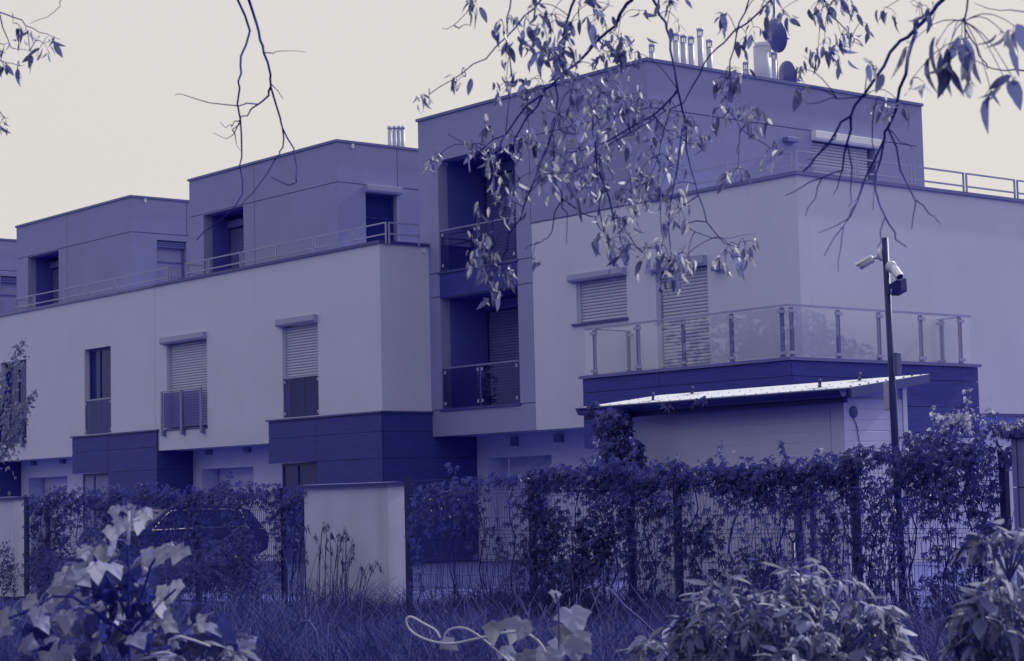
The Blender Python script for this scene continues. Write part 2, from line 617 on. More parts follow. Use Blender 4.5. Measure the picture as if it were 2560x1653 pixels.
# ------------------------------------------------------------------ building pieces
def shutter(parent, axis, u0, u1, z0, z1, t, mat, out=-1, pitch=0.07):
    """roller shutter: every slat is a piece of its own"""
    n = int(round((z1 - z0) / pitch))
    p = (z1 - z0) / n
    b = MB()
    back = 0.03 * -out
    if axis == 'y':
        b.box(u0, u1, t + back, t + back * 1.5, z0, z1)
    else:
        b.box(t + back, t + back * 1.5, u0, u1, z0, z1)
    b.build('shutter_backing', M_SHUTDARK, parent)
    prof = [(0.014, 0.0), (-0.004, 0.004), (-0.012, p * 0.30), (-0.010, p * 0.68), (0.000, p * 0.90), (0.014, p * 0.92)]
    me = None
    for i in range(n):
        if me is None:
            me = MB().prism([(q[0] * -out, q[1]) for q in prof], 'x' if axis == 'y' else 'y', u0, u1) if axis == 'y' else \
                MB().prism([(q[0] * -out, q[1]) for q in prof], 'y', u0, u1)
            me = me.mesh('shutter_slat', mat)
        o = bpy.data.objects.new('shutter_slat', me)
        COL.objects.link(o)
        o.parent = parent
        o.location = (0, t, z0 + i * p) if axis == 'y' else (t, 0, z0 + i * p)


def shutter_box(parent, axis, u0, u1, z0, z1, t, mat, out=-1, depth=0.13):
    """chamfered roller box over a window"""
    q = [(0.02, z0), (-depth * 0.75, z0), (-depth, z0 + 0.05), (-depth, z1), (0.02, z1)]
    poly = [(t + a * -out, z) for a, z in q]
    return MB().prism(poly, 'x' if axis == 'y' else 'y', u0, u1).build('shutter_box', mat, parent, 0.006)


def window_frame(parent, axis, u0, u1, z0, z1, t, splits=(), bars=(), w=0.06, d=0.06, mat=None, pane=None, curtain=False, out=-1):
    """window as a part: dark frame with its panes as sub-parts"""
    b = MB()

    def bx(a0, a1, c0, c1):
        if axis == 'y':
            b.box(a0, a1, t, t + d * -out, c0, c1)
        else:
            b.box(t, t + d * -out, a0, a1, c0, c1)
    bx(u0, u1, z0, z0 + w)
    bx(u0, u1, z1 - w, z1)
    edges = [u0] + list(splits) + [u1]
    for k, e in enumerate(edges):
        a0, a1 = (e, e + w) if k == 0 else ((e - w, e) if k == len(edges) - 1 else (e - w / 2, e + w / 2))
        bx(a0, a1, z0 + w, z1 - w)
    fr = b.build('window', mat or M_FRAME, parent)
    zz = [z0 + w] + list(bars) + [z1 - w]
    for k in range(len(edges) - 1):
        for j in range(len(zz) - 1):
            p = MB()
            a0, a1 = edges[k] + w * 0.55, edges[k + 1] - w * 0.55
            s = t + d * 0.5 * -out
            if axis == 'y':
                p.box(a0, a1, s, s + 0.012 * -out, zz[j] - 0.005, zz[j + 1] + 0.005)
            else:
                p.box(s, s + 0.012 * -out, a0, a1, zz[j] - 0.005, zz[j + 1] + 0.005)
            p.build('pane', pane or M_PANE, fr)
        for zb in bars:
            p = MB()
            if axis == 'y':
                p.box(edges[k] + w * .5, edges[k + 1] - w * .5, t, t + d * -out, zb - 0.02, zb + 0.02)
            else:
                p.box(t, t + d * -out, edges[k] + w * .5, edges[k + 1] - w * .5, zb - 0.02, zb + 0.02)
            p.build('glazing_bar', mat or M_FRAME, fr)
    return fr


def rail_frames(parent, axis, stations, t, z_low, z_top, name='railing'):
    """terrace railing: one steel frame per bay, posts doubled where frames meet"""
    rl = None
    for a, c in zip(stations[:-1], stations[1:]):
        b = MB()
        s = 0.016
        a0, a1 = min(a, c) + 0.035, max(a, c) - 0.035

        def bx(u0, u1, z0, z1):
            if axis == 'y':
                b.box(u0, u1, t - s, t + s, z0, z1)
            else:
                b.box(t - s, t + s, u0, u1, z0, z1)
        bx(a0, a0 + 2 * s, 7.60, z_top - 2 * s)
        bx(a1 - 2 * s, a1, 7.60, z_top - 2 * s)
        bx(a0, a1, z_top - 2 * s, z_top)
        bx(a0 + 2 * s, a1 - 2 * s, z_low - s, z_low + s)
        b.build('railing_frame', M_RAIL, parent)


def clad_panels(parent, axis, us, zs, t, out, skip=(), gap=0.01, thick=0.03, mat=None):
    """each cladding board panel is a piece of its own, with open joints"""
    for i in range(len(us) - 1):
        for j in range(len(zs) - 1):
            if (i, j) in skip:
                continue
            a0, a1, c0, c1 = us[i] + gap / 2, us[i + 1] - gap / 2, zs[j] + gap / 2, zs[j + 1] - gap / 2
            if axis == 'y':
                box_part('cladding_panel', mat or M_WOOD, parent, a0, a1, t, t + thick * -out, c0, c1)
            else:
                box_part('cladding_panel', mat or M_WOOD, parent, t, t + thick * -out, a0, a1, c0, c1)


def clamp(b, x, y, z, axis):
    if axis == 'y':
        b.box(x - 0.035, x + 0.035, y - 0.022, y + 0.022, z - 0.035, z + 0.035)
    else:
        b.box(x - 0.022, x + 0.022, y - 0.035, y + 0.035, z - 0.035, z + 0.035)


Z_WB, Z_WT = 3.14, 7.62      # pale storey: underside and top
Z_TT = 10.68                 # tower top


def french_glass(parent, x0, x1, y, z0, z1):
    """glass guard inside the reveal with a top rail and four clips"""
    g = box_part('glass_guard', M_GLASSDARK, parent, x0 + 0.01, x1 - 0.01, y, y + 0.012, z0, z1)
    box_part('guard_rail', M_RAIL, g, x0, x1, y - 0.015, y + 0.03, z1, z1 + 0.035)
    for x in (x0 + 0.06, x1 - 0.06):
        for z in (z0 + 0.08, z1 - 0.08):
            box_part('guard_clip', M_RAIL, g, x - 0.035, x + 0.035, y - 0.018, y - 0.001, z - 0.035, z + 0.035)


def juliet(parent, x0, x1, n, z0, z1, y=26.90):
    """glass guard on flat posts standing in front of the facade"""
    xs = [x0 + (x1 - x0) * k / (n - 1) for k in range(n)]
    for x in xs:
        b = MB()
        b.box(x - 0.05, x + 0.05, y - 0.012, y + 0.012, z0 - 0.22, z1)
        b.box(x - 0.05, x + 0.05, y + 0.012, 27.02, z0 - 0.22, z0 - 0.06)
        b.build('guard_post', M_BARPOST, parent)
    for a, c in zip(xs[:-1], xs[1:]):
        g = box_part('glass_guard', M_GLASSDARK, parent, a + 0.06, c - 0.06, y + 0.02, y + 0.032, z0, z1 - 0.03)
    box_part('guard_rail', M_RAIL, parent, x0 - 0.05, x1 + 0.05, y - 0.02, y + 0.03, z1, z1 + 0.03)


def row_house(name, label, xl, xr, tl, tr, rec, clad, joint_x, rail, winA, winB, side_end, niche, is_end=False, end_shutter=True):
    """one house of the terrace.
    tl/tr: tower ends, rec: recess in the tower front, clad: cladding box, winA: wide French window, winB: narrow one"""
    h = thing(name, label, 'house', ((xl + xr) / 2, 32, ZB), 'terraced houses in a row')
    TY = 28.27
    holesA = []
    if winA:
        holesA.append((winA[0], winA[1], 3.70, 6.18))
    holesA.append((winB[0], winB[1], 3.74, 6.19))
    wall_part('wall', M_WHITE, h, 'y', xl, xr, Z_WB, Z_WT, 27.0, 27.3, [q for q in holesA])
    # far side and party walls of the pale storey
    wall_part('side_wall', M_WHITE, h, 'x', 27.3, 38.0, Z_WB, Z_WT, xr - 0.3, xr)
    box_part('terrace_floor', M_COPING, h, xl, xr - 0.3, 27.3, 38.0, 7.22, 7.34)
    box_part('soffit', M_RECESS, h, xl, xr - 0.3, 27.3, 38.0, Z_WB + 0.002, Z_WB + 0.14)
    # parapet coping: front, and around the free right end
    b = MB().box(xl, xr + (0.05 if is_end else 0), 26.95, 27.35, Z_WT, Z_WT + 0.07)
    if is_end:
        b.box(xr - 0.34, xr + 0.05, 27.352, 28.42, Z_WT, Z_WT + 0.07)
    b.build('coping', M_DARKCOPING if is_end else M_COPING, h)
    # tower
    holes = [(rec[0], rec[1], 7.34, 9.63)] if rec else []
    wall_part('tower_core', M_GREY, h, 'y', tl + 0.03, tr - 0.03, 7.34, Z_TT - 0.002, TY + 0.03, TY + 0.28, holes)
    wall_part('tower_side_core', M_GREY, h, 'x', TY + 0.28, 37.0, 7.34, Z_TT - 0.002, tr - 0.30, tr - 0.03, [(29.13, 30.12, 7.34, 9.48)])
    box_part('tower_far_wall', M_GREY, h, tl, tl + 0.25, TY + 0.29, 37.0, 7.34, Z_TT - 0.003)
    box_part('tower_roof', M_COPING, h, tl + 0.25, tr - 0.3, TY + 0.28, 37.0, 10.45, 10.56)
    g = 0.011
    # render skin in panels with open joints
    wall_part('facade_panel', M_GREY, h, 'y', tl, joint_x - g, 9.66 + g, Z_TT, TY, TY + 0.03)
    wall_part('facade_panel', M_GREY, h, 'y', joint_x + g, tr, 9.66 + g, Z_TT, TY, TY + 0.03)
    if rec:
        wall_part('facade_panel', M_GREY, h, 'y', tl, joint_x - g, 7.34, 9.66 - g, TY, TY + 0.03, [(rec[0], rec[1], 7.34, 9.63)])
    wall_part('facade_panel', M_GREY, h, 'y', joint_x + g, tr, 7.34, 9.66 - g, TY, TY + 0.03)
    # side skin
    wall_part('facade_panel', M_GREY, h, 'x', TY + 0.032, 30.14 - g, 9.66 + g, Z_TT, tr - 0.03, tr)
    wall_part('facade_panel', M_GREY, h, 'x', 30.14 + g, 37.0, 9.66 + g, Z_TT, tr - 0.03, tr)
    wall_part('facade_panel', M_GREY, h, 'x', TY + 0.032, 37.0, 7.34, 9.66 - g, tr - 0.03, tr, [(29.13, 30.12, 7.34, 9.48)])
    b = MB().box(tl - 0.04, tr + 0.04, TY - 0.04, TY + 0.32, Z_TT, Z_TT + 0.06)
    b.box(tr - 0.32, tr + 0.04, TY + 0.322, 37.0, Z_TT, Z_TT + 0.06)
    b.build('tower_coping', M_COPING, h)
    # overflow spouts
    for (x, y, z) in ((tr + 0.01, 28.72, 10.60),) + (((xr + 0.01, 28.25, 7.52),) if is_end else ()):
        sp = MB().box(x - 0.01, x + 0.07, y - 0.025, y + 0.025, z - 0.05, z + 0.06)
        sp.build('overflow_spout', M_CAM, h)
    if rec:     # recess walls with shutter at the back
        y1 = 29.12
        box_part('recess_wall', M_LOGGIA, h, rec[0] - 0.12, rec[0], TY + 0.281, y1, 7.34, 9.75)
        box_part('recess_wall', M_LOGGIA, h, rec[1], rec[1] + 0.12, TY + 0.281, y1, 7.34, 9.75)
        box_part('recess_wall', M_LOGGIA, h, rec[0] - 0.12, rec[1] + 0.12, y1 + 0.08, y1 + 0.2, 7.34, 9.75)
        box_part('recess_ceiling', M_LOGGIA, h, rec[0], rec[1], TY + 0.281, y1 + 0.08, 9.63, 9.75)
        w = window_frame(h, 'y', rec[0] + 0.02, rec[1] - 0.02, 7.36, 9.30, y1 + 0.02)
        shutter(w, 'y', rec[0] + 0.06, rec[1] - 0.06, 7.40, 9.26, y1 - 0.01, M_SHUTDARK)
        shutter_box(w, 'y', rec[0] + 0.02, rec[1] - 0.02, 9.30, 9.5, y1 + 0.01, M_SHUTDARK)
    # glazed door in the tower's side
    w = window_frame(h, 'x', 29.15, 30.10, 7.36, 9.46, tr - 0.16, bars=(8.85,), out=1, mat=M_FRAME if is_end else M_SHUTDARK, pane=M_PANE if is_end else M_BOX)
    if is_end:
        shutter_box(w, 'x', 29.10, 30.20, 9.47, 9.65, tr + 0.01, M_BOX, out=1)
        box_part('reveal_trim', M_RAIL, w, tr - 0.10, tr + 0.012, 30.10, 30.17, 7.36, 9.46)
    else:
        for k in range(3):
            box_part('louvre', M_SHUTDARK, w, tr - 0.10, tr - 0.05, 29.16, 30.09, 9.28 + k * 0.06, 9.32 + k * 0.06)
    # terrace railing on the parapet
    if rail:
        rail_frames(h, 'y', rail, 27.12, 7.84, 8.12)
        rail_frames(h, 'x', [27.14, 27.14 + 0.55], rail[0] + 0.02, 7.84, 8.10)
        rail_frames(h, 'x', [27.14, 28.10 if is_end else 27.55], rail[-1] - 0.02, 7.84, 8.12)
    # wide French window with roller box
    if winA:
        x0, x1 = winA
        if winA_shut(name):
            w = window_frame(h, 'y', x0, x1, 3.70, 6.0, 27.20)
            shutter(w, 'y', x0 + 0.03, x1 - 0.03, 3.74, 5.98, 27.13, M_SHUTTER)
            shutter_box(w, 'y', x0 - 0.16, x1, 5.99, 6.175, 27.0, M_BOX)
        else:
            w = window_frame(h, 'y', x0, x1, 3.70, 6.18, 27.16, splits=((x0 + x1) / 2,))
        box_part('sill', M_DARKCOPING, h, x0 - 0.02, x1 + 0.02, 26.97, 27.14, 3.655, 3.695)
        juliet(h, x0 - 0.10, x1 - 0.16, 3, 3.74, 4.70)
    # narrow French window
    x0, x1 = winB
    if is_end and end_shutter:
        w = window_frame(h, 'y', x0, x1, 3.76, 6.0, 27.20, splits=(x0 + 0.62,))
        shutter(w, 'y', x0 + 0.05, x1 - 0.01, 4.74, 5.98, 27.10, M_SHUTTER)
        shutter_box(w, 'y', x0 - 0.13, x1 + 0.0, 6.0, 6.185, 27.0, M_BOX)
        box_part('shutter_guide', M_SHUTTER, w, x0, x0 + 0.045, 27.06, 27.14, 4.70, 6.0)
    else:
        w = window_frame(h, 'y', x0, x1, 3.76, 6.18, 27.16, splits=(x0 + 0.62,))
    french_glass(h, x0, x1, 27.03, 3.76, 4.70)
    # cladding box on the ground floor
    c0, c1, cs = clad
    box_part('cladding_core', M_FRAME, h, cs, c1 - 0.033, 26.99, side_end + 0.06, ZB, 3.66)
    box_part('cladding_core', M_FRAME, h, c0 + 0.04, cs, 26.99, 27.9, 2.66, 3.66)
    clad_panels(h, 'y', [c0, cs, c1 + 0.0], [ZB, 2.625, 3.245, 3.67], 26.95, -1, skip=[(0, 0)])
    clad_panels(h, 'x', [26.985, side_end], [ZB, 2.625, 3.245, 3.67], c1, 1)
    b = MB().box(c0 - 0.06, c1 + 0.05, 26.90, 26.999, 3.675, 3.715)
    b.build('cladding_coping', M_DARKCOPING, h)
    if is_end:
        box_part('cladding_coping', M_DARKCOPING, h, xr + 0.002, c1 + 0.05, 27.0, 28.41, 3.675, 3.715)
    w = window_frame(h, 'y', c0 + 0.36, cs - 0.002, 1.0, 2.62, 27.10, splits=(c0 + 1.05,), mat=M_FRAME, pane=M_PANE if is_end else M_CURTAIN)
    box_part('apron_panel', M_WOOD, h, c0 + 0.36, cs - 0.002, 27.08, 27.14, ZB, 0.99)
    # recessed ground floor wall with a door niche
    nx0, nx1 = niche
    wall_part('ground_floor_wall', M_RECESS, h, 'y', xl - 0.4, cs, ZB, Z_WB, 28.07, 28.3, [(nx0, nx1, ZB, 2.62)])
    box_part('niche_wall', M_RECESS, h, nx0 - 0.15, nx0, 28.302, 28.60, ZB, 2.8)
    box_part('niche_wall', M_RECESS, h, nx1, nx1 + 0.15, 28.302, 28.60, ZB, 2.8)
    box_part('niche_ceiling', M_RECESS, h, nx0, nx1, 28.302, 28.60, 2.62, 2.8)
    d = box_part('garage_door', M_RECESS, h, nx0 + 0.03, nx1, 28.60, 28.66, ZB, 2.62)
    box_part('niche_back', M_FRAME, h, nx0 - 0.15, nx1 + 0.15, 28.665, 28.80, ZB, 2.8)
    for k in range(1, 5):
        box_part('door_groove', M_SHUTDARK, d, nx0 + 0.03, nx1, 28.594, 28.599, ZB + k * 0.49, ZB + k * 0.49 + 0.012)
    for x in (nx0 + 0.46, nx1 - 0.23):
        box_part('soffit_lamp', M_SHUTDARK, h, x - 0.13, x + 0.13, 27.98, 28.068, 3.00, 3.139)
    return h


def winA_shut(name):
    return name == 'end_of_row_house'


row_house('terraced_house', 'far terraced house cut off by the left edge of the photo', -69.3, -58.80, -70.0, -62.45, None,
          (-63.6, -58.70, -61.4), -66.5, None, None, (-62.9, -61.3), 28.07, (-69.0, -66.0))
row_house('terraced_house', 'middle terraced house with dark French window above wood cladding', -58.785, -48.235, -59.43, -51.88,
          (-58.61, -56.48), (-53.03, -48.08, -50.84), -55.90,
          [-57.16, -55.81, -54.08, -52.38, -50.69, -49.01, -47.66], (-57.86, -56.10), (-52.34, -50.76), 28.07, (-58.2, -55.55))
row_house('end_of_row_house', 'terraced house with shuttered French windows beside the tall grey bay', -48.22, -37.67, -48.51, -41.21,
          (-47.75, -45.67), (-42.47, -37.632, -40.34), -45.11,
          [-46.77, -45.58, -43.93, -42.23, -40.57, -38.92, -37.52], (-47.61, -45.50), (-41.87, -40.29), 29.74, (-47.64, -44.99), True)


# ------------------------------------------------------------------ tall corner house
def corner_house():
    h = thing('corner_house', 'tall corner house with grey bay, wrap-around glass balcony and roof flues', 'house', (-31, 33, ZB), 'terraced houses in a row')
    YG = 28.425
    XB0, XB1, XC = -37.66, -33.85, -25.90
    XU0, XU1 = -38.0, -29.99
    g = 0.011
    lo = (-37.25, -34.38, 3.71, 6.36)
    up = (-37.25, -34.38, 6.95, 9.62)
    # grey bay
    wall_part('bay_core', M_GREY, h, 'y', XB0 + 0.02, XB1, 3.12, 7.70, YG + 0.03, YG + 0.28, [lo, (up[0], up[1], 6.95, 7.70)])
    for (a, c) in ((XB0, lo[0]), (lo[1], XB1 - g)):
        wall_part('facade_panel', M_GREY, h, 'y', a, c, 3.73 + g, 6.395 - g, YG, YG + 0.03)
        wall_part('facade_panel', M_GREY, h, 'y', a, c, 6.395 + g, 6.96 - g, YG, YG + 0.03)
        wall_part('facade_panel', M_GREY, h, 'y', a, c, 6.96 + g, 7.70, YG, YG + 0.03)
    wall_part('facade_panel', M_GREY, h, 'y', XB0, XB1 - g, 3.12, 3.73 - g, YG, YG + 0.03)
    box_part('spandrel_panel', M_WOOD, h, lo[0] + 0.005, lo[1] - 0.005, YG - 0.012, YG + 0.03, 6.37, 6.92)
    for z in (3.70, 6.925):
        box_part('loggia_sill', M_DARKCOPING, h, lo[0] - 0.05, lo[1] + 0.03, YG - 0.045, YG + 0.28, z, z + 0.045)
    # loggias
    for (x0, x1, z0, z1) in (lo, up):
        yb = 29.83
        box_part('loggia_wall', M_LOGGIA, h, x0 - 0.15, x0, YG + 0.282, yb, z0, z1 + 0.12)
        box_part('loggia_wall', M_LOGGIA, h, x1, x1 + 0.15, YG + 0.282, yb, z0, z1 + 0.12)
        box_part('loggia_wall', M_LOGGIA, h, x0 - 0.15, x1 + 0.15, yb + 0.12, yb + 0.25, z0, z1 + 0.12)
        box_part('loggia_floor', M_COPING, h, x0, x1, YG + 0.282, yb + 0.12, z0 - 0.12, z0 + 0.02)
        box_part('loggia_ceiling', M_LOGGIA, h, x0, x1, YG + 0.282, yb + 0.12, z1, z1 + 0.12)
        w = window_frame(h, 'y', x0 + 0.02, x1 - 0.02, z0 + 0.03, z1 - 0.25, yb + 0.04)
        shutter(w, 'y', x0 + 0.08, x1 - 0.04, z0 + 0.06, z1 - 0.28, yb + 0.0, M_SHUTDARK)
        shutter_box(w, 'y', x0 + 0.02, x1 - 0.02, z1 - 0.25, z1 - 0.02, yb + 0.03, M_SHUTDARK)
        zr = z0 + 0.985
        gl = box_part('glass_guard', M_GLASSDARK, h, x0 + 0.09, -35.80, YG - 0.016, YG - 0.004, z0 + 0.08, zr - 0.02)
        gr = box_part('glass_guard', M_GLASSDARK, h, -35.76, x1 - 0.01, YG - 0.016, YG - 0.004, z0 + 0.08, zr - 0.02)
        box_part('guard_rail', M_BARPOST, h, x0 + 0.07, x1, YG - 0.04, YG + 0.0, zr - 0.018, zr + 0.018)
        box_part('guard_post', M_BARPOST, h, x0 + 0.055, x0 + 0.085, YG - 0.03, YG - 0.001, z0 + 0.05, zr - 0.02)
        box_part('guard_post', M_BARPOST, h, -35.795, -35.765, YG - 0.003, YG + 0.02, z0 + 0.05, zr - 0.02)
        for p, xs in ((gl, (x0 + 0.16, -35.86)), (gr, (-35.70, x1 - 0.08))):
            for x in xs:
                for z in (z0 + 0.16, zr - 0.10):
                    box_part('guard_clip', M_RAIL, p, x - 0.035, x + 0.035, YG - 0.024, YG - 0.017, z - 0.035, z + 0.035)
    # pale lower storeys
    win = (-32.40, -30.79, 5.36, 6.26)
    door = (-29.90, -28.39, 4.16, 6.22)
    wall_part('wall', M_WHITE, h, 'y', XB1, XC, 3.12, 7.70, YG, YG + 0.30, [win, door])
    wall_part('side_wall', M_WHITE, h, 'x', YG + 0.302, 46.0, 3.165, 7.70, XC - 0.30, XC)
    box_part('terrace_floor', M_COPING, h, XB1, XC - 0.3, YG + 0.302, 46.0, 7.25, 7.36)
    box_part('soffit', M_RECESS, h, XB0, XC - 0.3, YG + 0.302, 46.0, 3.13, 3.25)
    b = MB().box(XU1 + 0.002, XC + 0.05, YG - 0.05, YG + 0.35, 7.70, 7.77)
    b.box(XC - 0.35, XC + 0.05, YG + 0.352, 46.0, 7.70, 7.77)
    b.build('coping', M_COPING, h)
    # windows of the pale front
    w = window_frame(h, 'y', win[0], win[1], win[2], win[3], YG + 0.20)
    shutter(w, 'y', win[0] + 0.07, win[1] - 0.01, win[2] + 0.02, win[3], YG + 0.10, M_SHUTTER)
    shutter_box(w, 'y', win[0] - 0.15, win[1] + 0.01, win[3] - 0.005, 6.42, YG, M_BOX)
    box_part('shutter_guide', M_SHUTTER, w, win[0], win[0] + 0.07, YG + 0.05, YG + 0.13, win[2], win[3])
    box_part('sill', M_DARKCOPING, h, win[0] - 0.13, win[1] + 0.03, YG - 0.05, YG + 0.12, win[2] - 0.05, win[2] - 0.004)
    w = window_frame(h, 'y', door[0], door[1], door[2], door[3], YG + 0.20)
    shutter(w, 'y', door[0] + 0.10, door[1] - 0.005, door[2] + 0.02, door[3] - 0.01, YG + 0.10, M_SHUTTER)
    shutter_box(w, 'y', door[0] - 0.16, door[1], door[3] - 0.01, 6.42, YG, M_BOX)
    box_part('shutter_guide', M_SHUTTER, w, door[0], door[0] + 0.07, YG + 0.05, YG + 0.13, door[2], door[3])
    box_part('wall_lamp', M_SHUTDARK, h, -28.16, -27.88, YG - 0.14, YG - 0.001, 6.06, 6.15, 0.008)
    # upper grey storey
    wall_part('upper_core', M_GREY, h, 'y', XU0 + 0.03, XU1 - 0.03, 7.702, Z_TT, YG + 0.03, YG + 0.28, [(up[0], up[1], 7.702, 9.62)])
    uw = (33.47, 35.55, 7.36, 9.50)
    wall_part('upper_side_core', M_GREY, h, 'x', YG + 0.282, 37.1, 7.38, Z_TT, XU1 - 0.3, XU1 - 0.03, [uw])
    box_part('upper_far_wall', M_GREY, h, XU0, XU0 + 0.25, YG + 0.282, 37.1, 7.35, Z_TT - 0.001)
    box_part('upper_back_wall', M_GREY, h, XU0, XU1, 37.102, 37.35, 7.37, Z_TT - 0.001)
    box_part('roof', M_COPING, h, XU0 + 0.25, XU1 - 0.3, YG + 0.282, 37.1, 10.45, 10.56)
    wall_part('facade_panel', M_GREY, h, 'y', XU0, -33.87 - g, 7.702, Z_TT, YG, YG + 0.03, [(up[0], up[1], 7.702, 9.62)])
    wall_part('facade_panel', M_GREY, h, 'y', -33.87 + g, XU1, 9.68 + g, Z_TT, YG - 0.001, YG + 0.03)
    wall_part('facade_panel', M_GREY, h, 'y', -33.87 + g, XU1, 7.74, 9.68 - g, YG - 0.001, YG + 0.03)
    wall_part('facade_panel', M_GREY, h, 'x', YG + 0.032, 37.1, 9.70 + g, Z_TT, XU1 - 0.03, XU1)
    wall_part('facade_panel', M_GREY, h, 'x', YG + 0.032, 37.1, 7.78, 9.70 - g, XU1 - 0.03, XU1, [(uw[0], uw[1], 7.78, 9.50)])
    b = MB().box(XU0 - 0.04, XU1 + 0.04, YG - 0.04, YG + 0.32, Z_TT, Z_TT + 0.065)
    b.box(XU1 - 0.32, XU1 + 0.04, YG + 0.322, 37.38, Z_TT, Z_TT + 0.065)
    b.build('roof_coping', M_COPING, h)
    w = window_frame(h, 'x', uw[0], uw[1], uw[2], uw[3], XU1 - 0.2, out=1)
    shutter(w, 'x', uw[0] + 0.02, uw[1] - 0.12, 7.45, uw[3] - 0.02, XU1 - 0.10, M_SHUTTER, out=1)
    shutter_box(w, 'x', uw[0] - 0.02, uw[1] + 0.16, uw[3] - 0.01, 9.695, XU1 + 0.01, M_BOXPALE, out=1)
    box_part('wall_lamp', M_SHUTDARK, h, XU1 + 0.001, XU1 + 0.16, 32.50, 32.86, 9.36, 9.46, 0.008)
    # terrace railing
    rail_frames(h, 'y', [-29.95, -29.4, -27.79, -26.06], YG + 0.10, 7.92, 8.20)
    rail_frames(h, 'x', [28.50, 30.28, 32.01, 33.70, 35.44, 37.2, 38.9], XC - 0.10, 7.92, 8.21)
    # balcony box
    X0, X1, Y0, Y1 = -31.035, -25.23, 27.345, 32.87
    b = MB().box(X0 + 0.04, X1 - 0.04, Y0 + 0.04, YG - 0.002, 2.66, 4.04)
    b.box(XC + 0.002, X1 - 0.04, YG - 0.001, Y1 - 0.04, 2.66, 4.04)
    b.build('balcony_core', M_FRAME, h)
    clad_panels(h, 'y', [X0, -28.74, X1], [2.62, 3.24, 3.765, 4.05], Y0, -1)
    clad_panels(h, 'x', [Y0 + 0.033, 32.346, Y1], [2.62, 3.24, 3.765, 4.05], X1, 1)
    box_part('cladding_panel', M_WOOD, h, X0, X0 + 0.03, Y0 + 0.033, YG - 0.003, 2.62, 4.05)
    b = MB().box(X0 - 0.06, X1 + 0.05, Y0 - 0.05, Y0 + 0.12, 4.055, 4.115)
    b.box(X1 - 0.14, X1 + 0.05, Y0 + 0.122, Y1 + 0.06, 4.055, 4.115)
    b.build('balcony_coping', M_COPING, h)
    box_part('balcony_deck', M_COPING, h, X0 + 0.02, X1 - 0.15, Y0 + 0.125, YG - 0.003, 4.06, 4.10)
    # glass balustrade: posts, panes and clamps
    zt, zbm = 5.07, 4.115
    rail_y, rail_x = Y0 + 0.055, X1 - 0.055
    px = [-30.70, -29.385, -28.085, -26.77, -25.46]
    py = [27.48, 28.765, 29.94, 31.195, 32.42]

    def post(x, y, axis):
        b = MB()
        if axis == 'y':
            b.box(x - 0.045, x + 0.045, y - 0.008, y + 0.022, zbm, zt - 0.02)
            b.box(x - 0.055, x + 0.055, y - 0.03, y + 0.04, zbm, zbm + 0.025)
        else:
            b.box(x - 0.022, x + 0.008, y - 0.045, y + 0.045, zbm, zt - 0.02)
            b.box(x - 0.04, x + 0.03, y - 0.055, y + 0.055, zbm, zbm + 0.025)
        p = b.build('balustrade_post', M_BARPOST, h)
        for z in (zbm + 0.085, zt - 0.095):
            c = MB()
            if axis == 'y':
                c.box(x - 0.10, x + 0.10, y - 0.035, y - 0.009, z - 0.03, z + 0.03)
            else:
                c.box(x + 0.009, x + 0.035, y - 0.10, y + 0.10, z - 0.03, z + 0.03)
            c.build('glass_clamp', M_RAIL, p)
    for x in px:
        post(x, rail_y, 'y')
    for y in py:
        post(rail_x, y, 'x')
    post(-30.66, 28.32, 'x')
    post(-25.78, Y1 - 0.42, 'y')
    ends = [X0 + 0.16] + px + [X1 - 0.04]
    spans = [(-30.98, -30.72)] + list(zip([p + 0.02 for p in px[:-1]], [p - 0.02 for p in px[1:]])) + [(-25.44, X1 - 0.045)]
    for a, c in spans:
        box_part('glass_pane', M_GLASS, h, a, c, rail_y - 0.026, rail_y - 0.014, zbm + 0.03, zt - 0.03)
    spans = [(Y0 + 0.04, 27.46)] + list(zip([p + 0.02 for p in py[:-1]], [p - 0.02 for p in py[1:]])) + [(32.44, 32.70)]
    for a, c in spans:
        box_part('glass_pane', M_GLASS, h, rail_x + 0.014, rail_x + 0.026, a, c, zbm + 0.03, zt - 0.03)
    box_part('glass_pane', M_GLASS, h, -30.65, -30.638, Y0 + 0.1, YG - 0.08, zbm + 0.03, zt - 0.05)
    box_part('glass_pane', M_GLASS, h, XC + 0.10, X1 - 0.12, 32.43, 32.442, zbm + 0.03, zt - 0.05)
    b = MB().box(X0 + 0.04, X1 - 0.02, rail_y - 0.03, rail_y + 0.02, zt, zt + 0.035)
    b.box(rail_x - 0.02, rail_x + 0.03, rail_y + 0.022, 32.74, zt, zt + 0.035)
    b.box(-30.67, -30.63, rail_y + 0.024, YG - 0.05, zt - 0.03, zt - 0.002)
    b.box(XC + 0.03, rail_x - 0.022, 32.42, 32.46, zt - 0.03, zt - 0.002)
    b.build('handrail', M_RAIL, h)
    # ground floor
    wall_part('ground_floor_wall', M_RECESS, h, 'y', XB0, XC, ZB, 3.128, 29.74, 30.0, [(-37.25, -34.9, ZB, 2.60)])
    box_part('niche_wall', M_RECESS, h, -37.40, -37.25, 30.002, 30.4, ZB, 2.75)
    box_part('niche_wall', M_RECESS, h, -34.9, -34.75, 30.002, 30.4, ZB, 2.75)
    box_part('garage_door', M_RECESS, h, -37.25, -34.9, 30.402, 30.46, ZB, 2.75)
    wall_part('ground_floor_wall', M_RECESS, h, 'x', 30.002, 46.0, ZB, 3.128, XC - 0.55, XC - 0.3)
    box_part('wall_capping', M_DARKCOPING, h, XC - 0.05, XC + 0.08, 33.0, 46.0, 3.10, 3.163)
    box_part('ground_floor_wall', M_RECESS, h, X0 + 0.3, X1 - 0.4, 28.0, 28.2, ZB, 2.655)
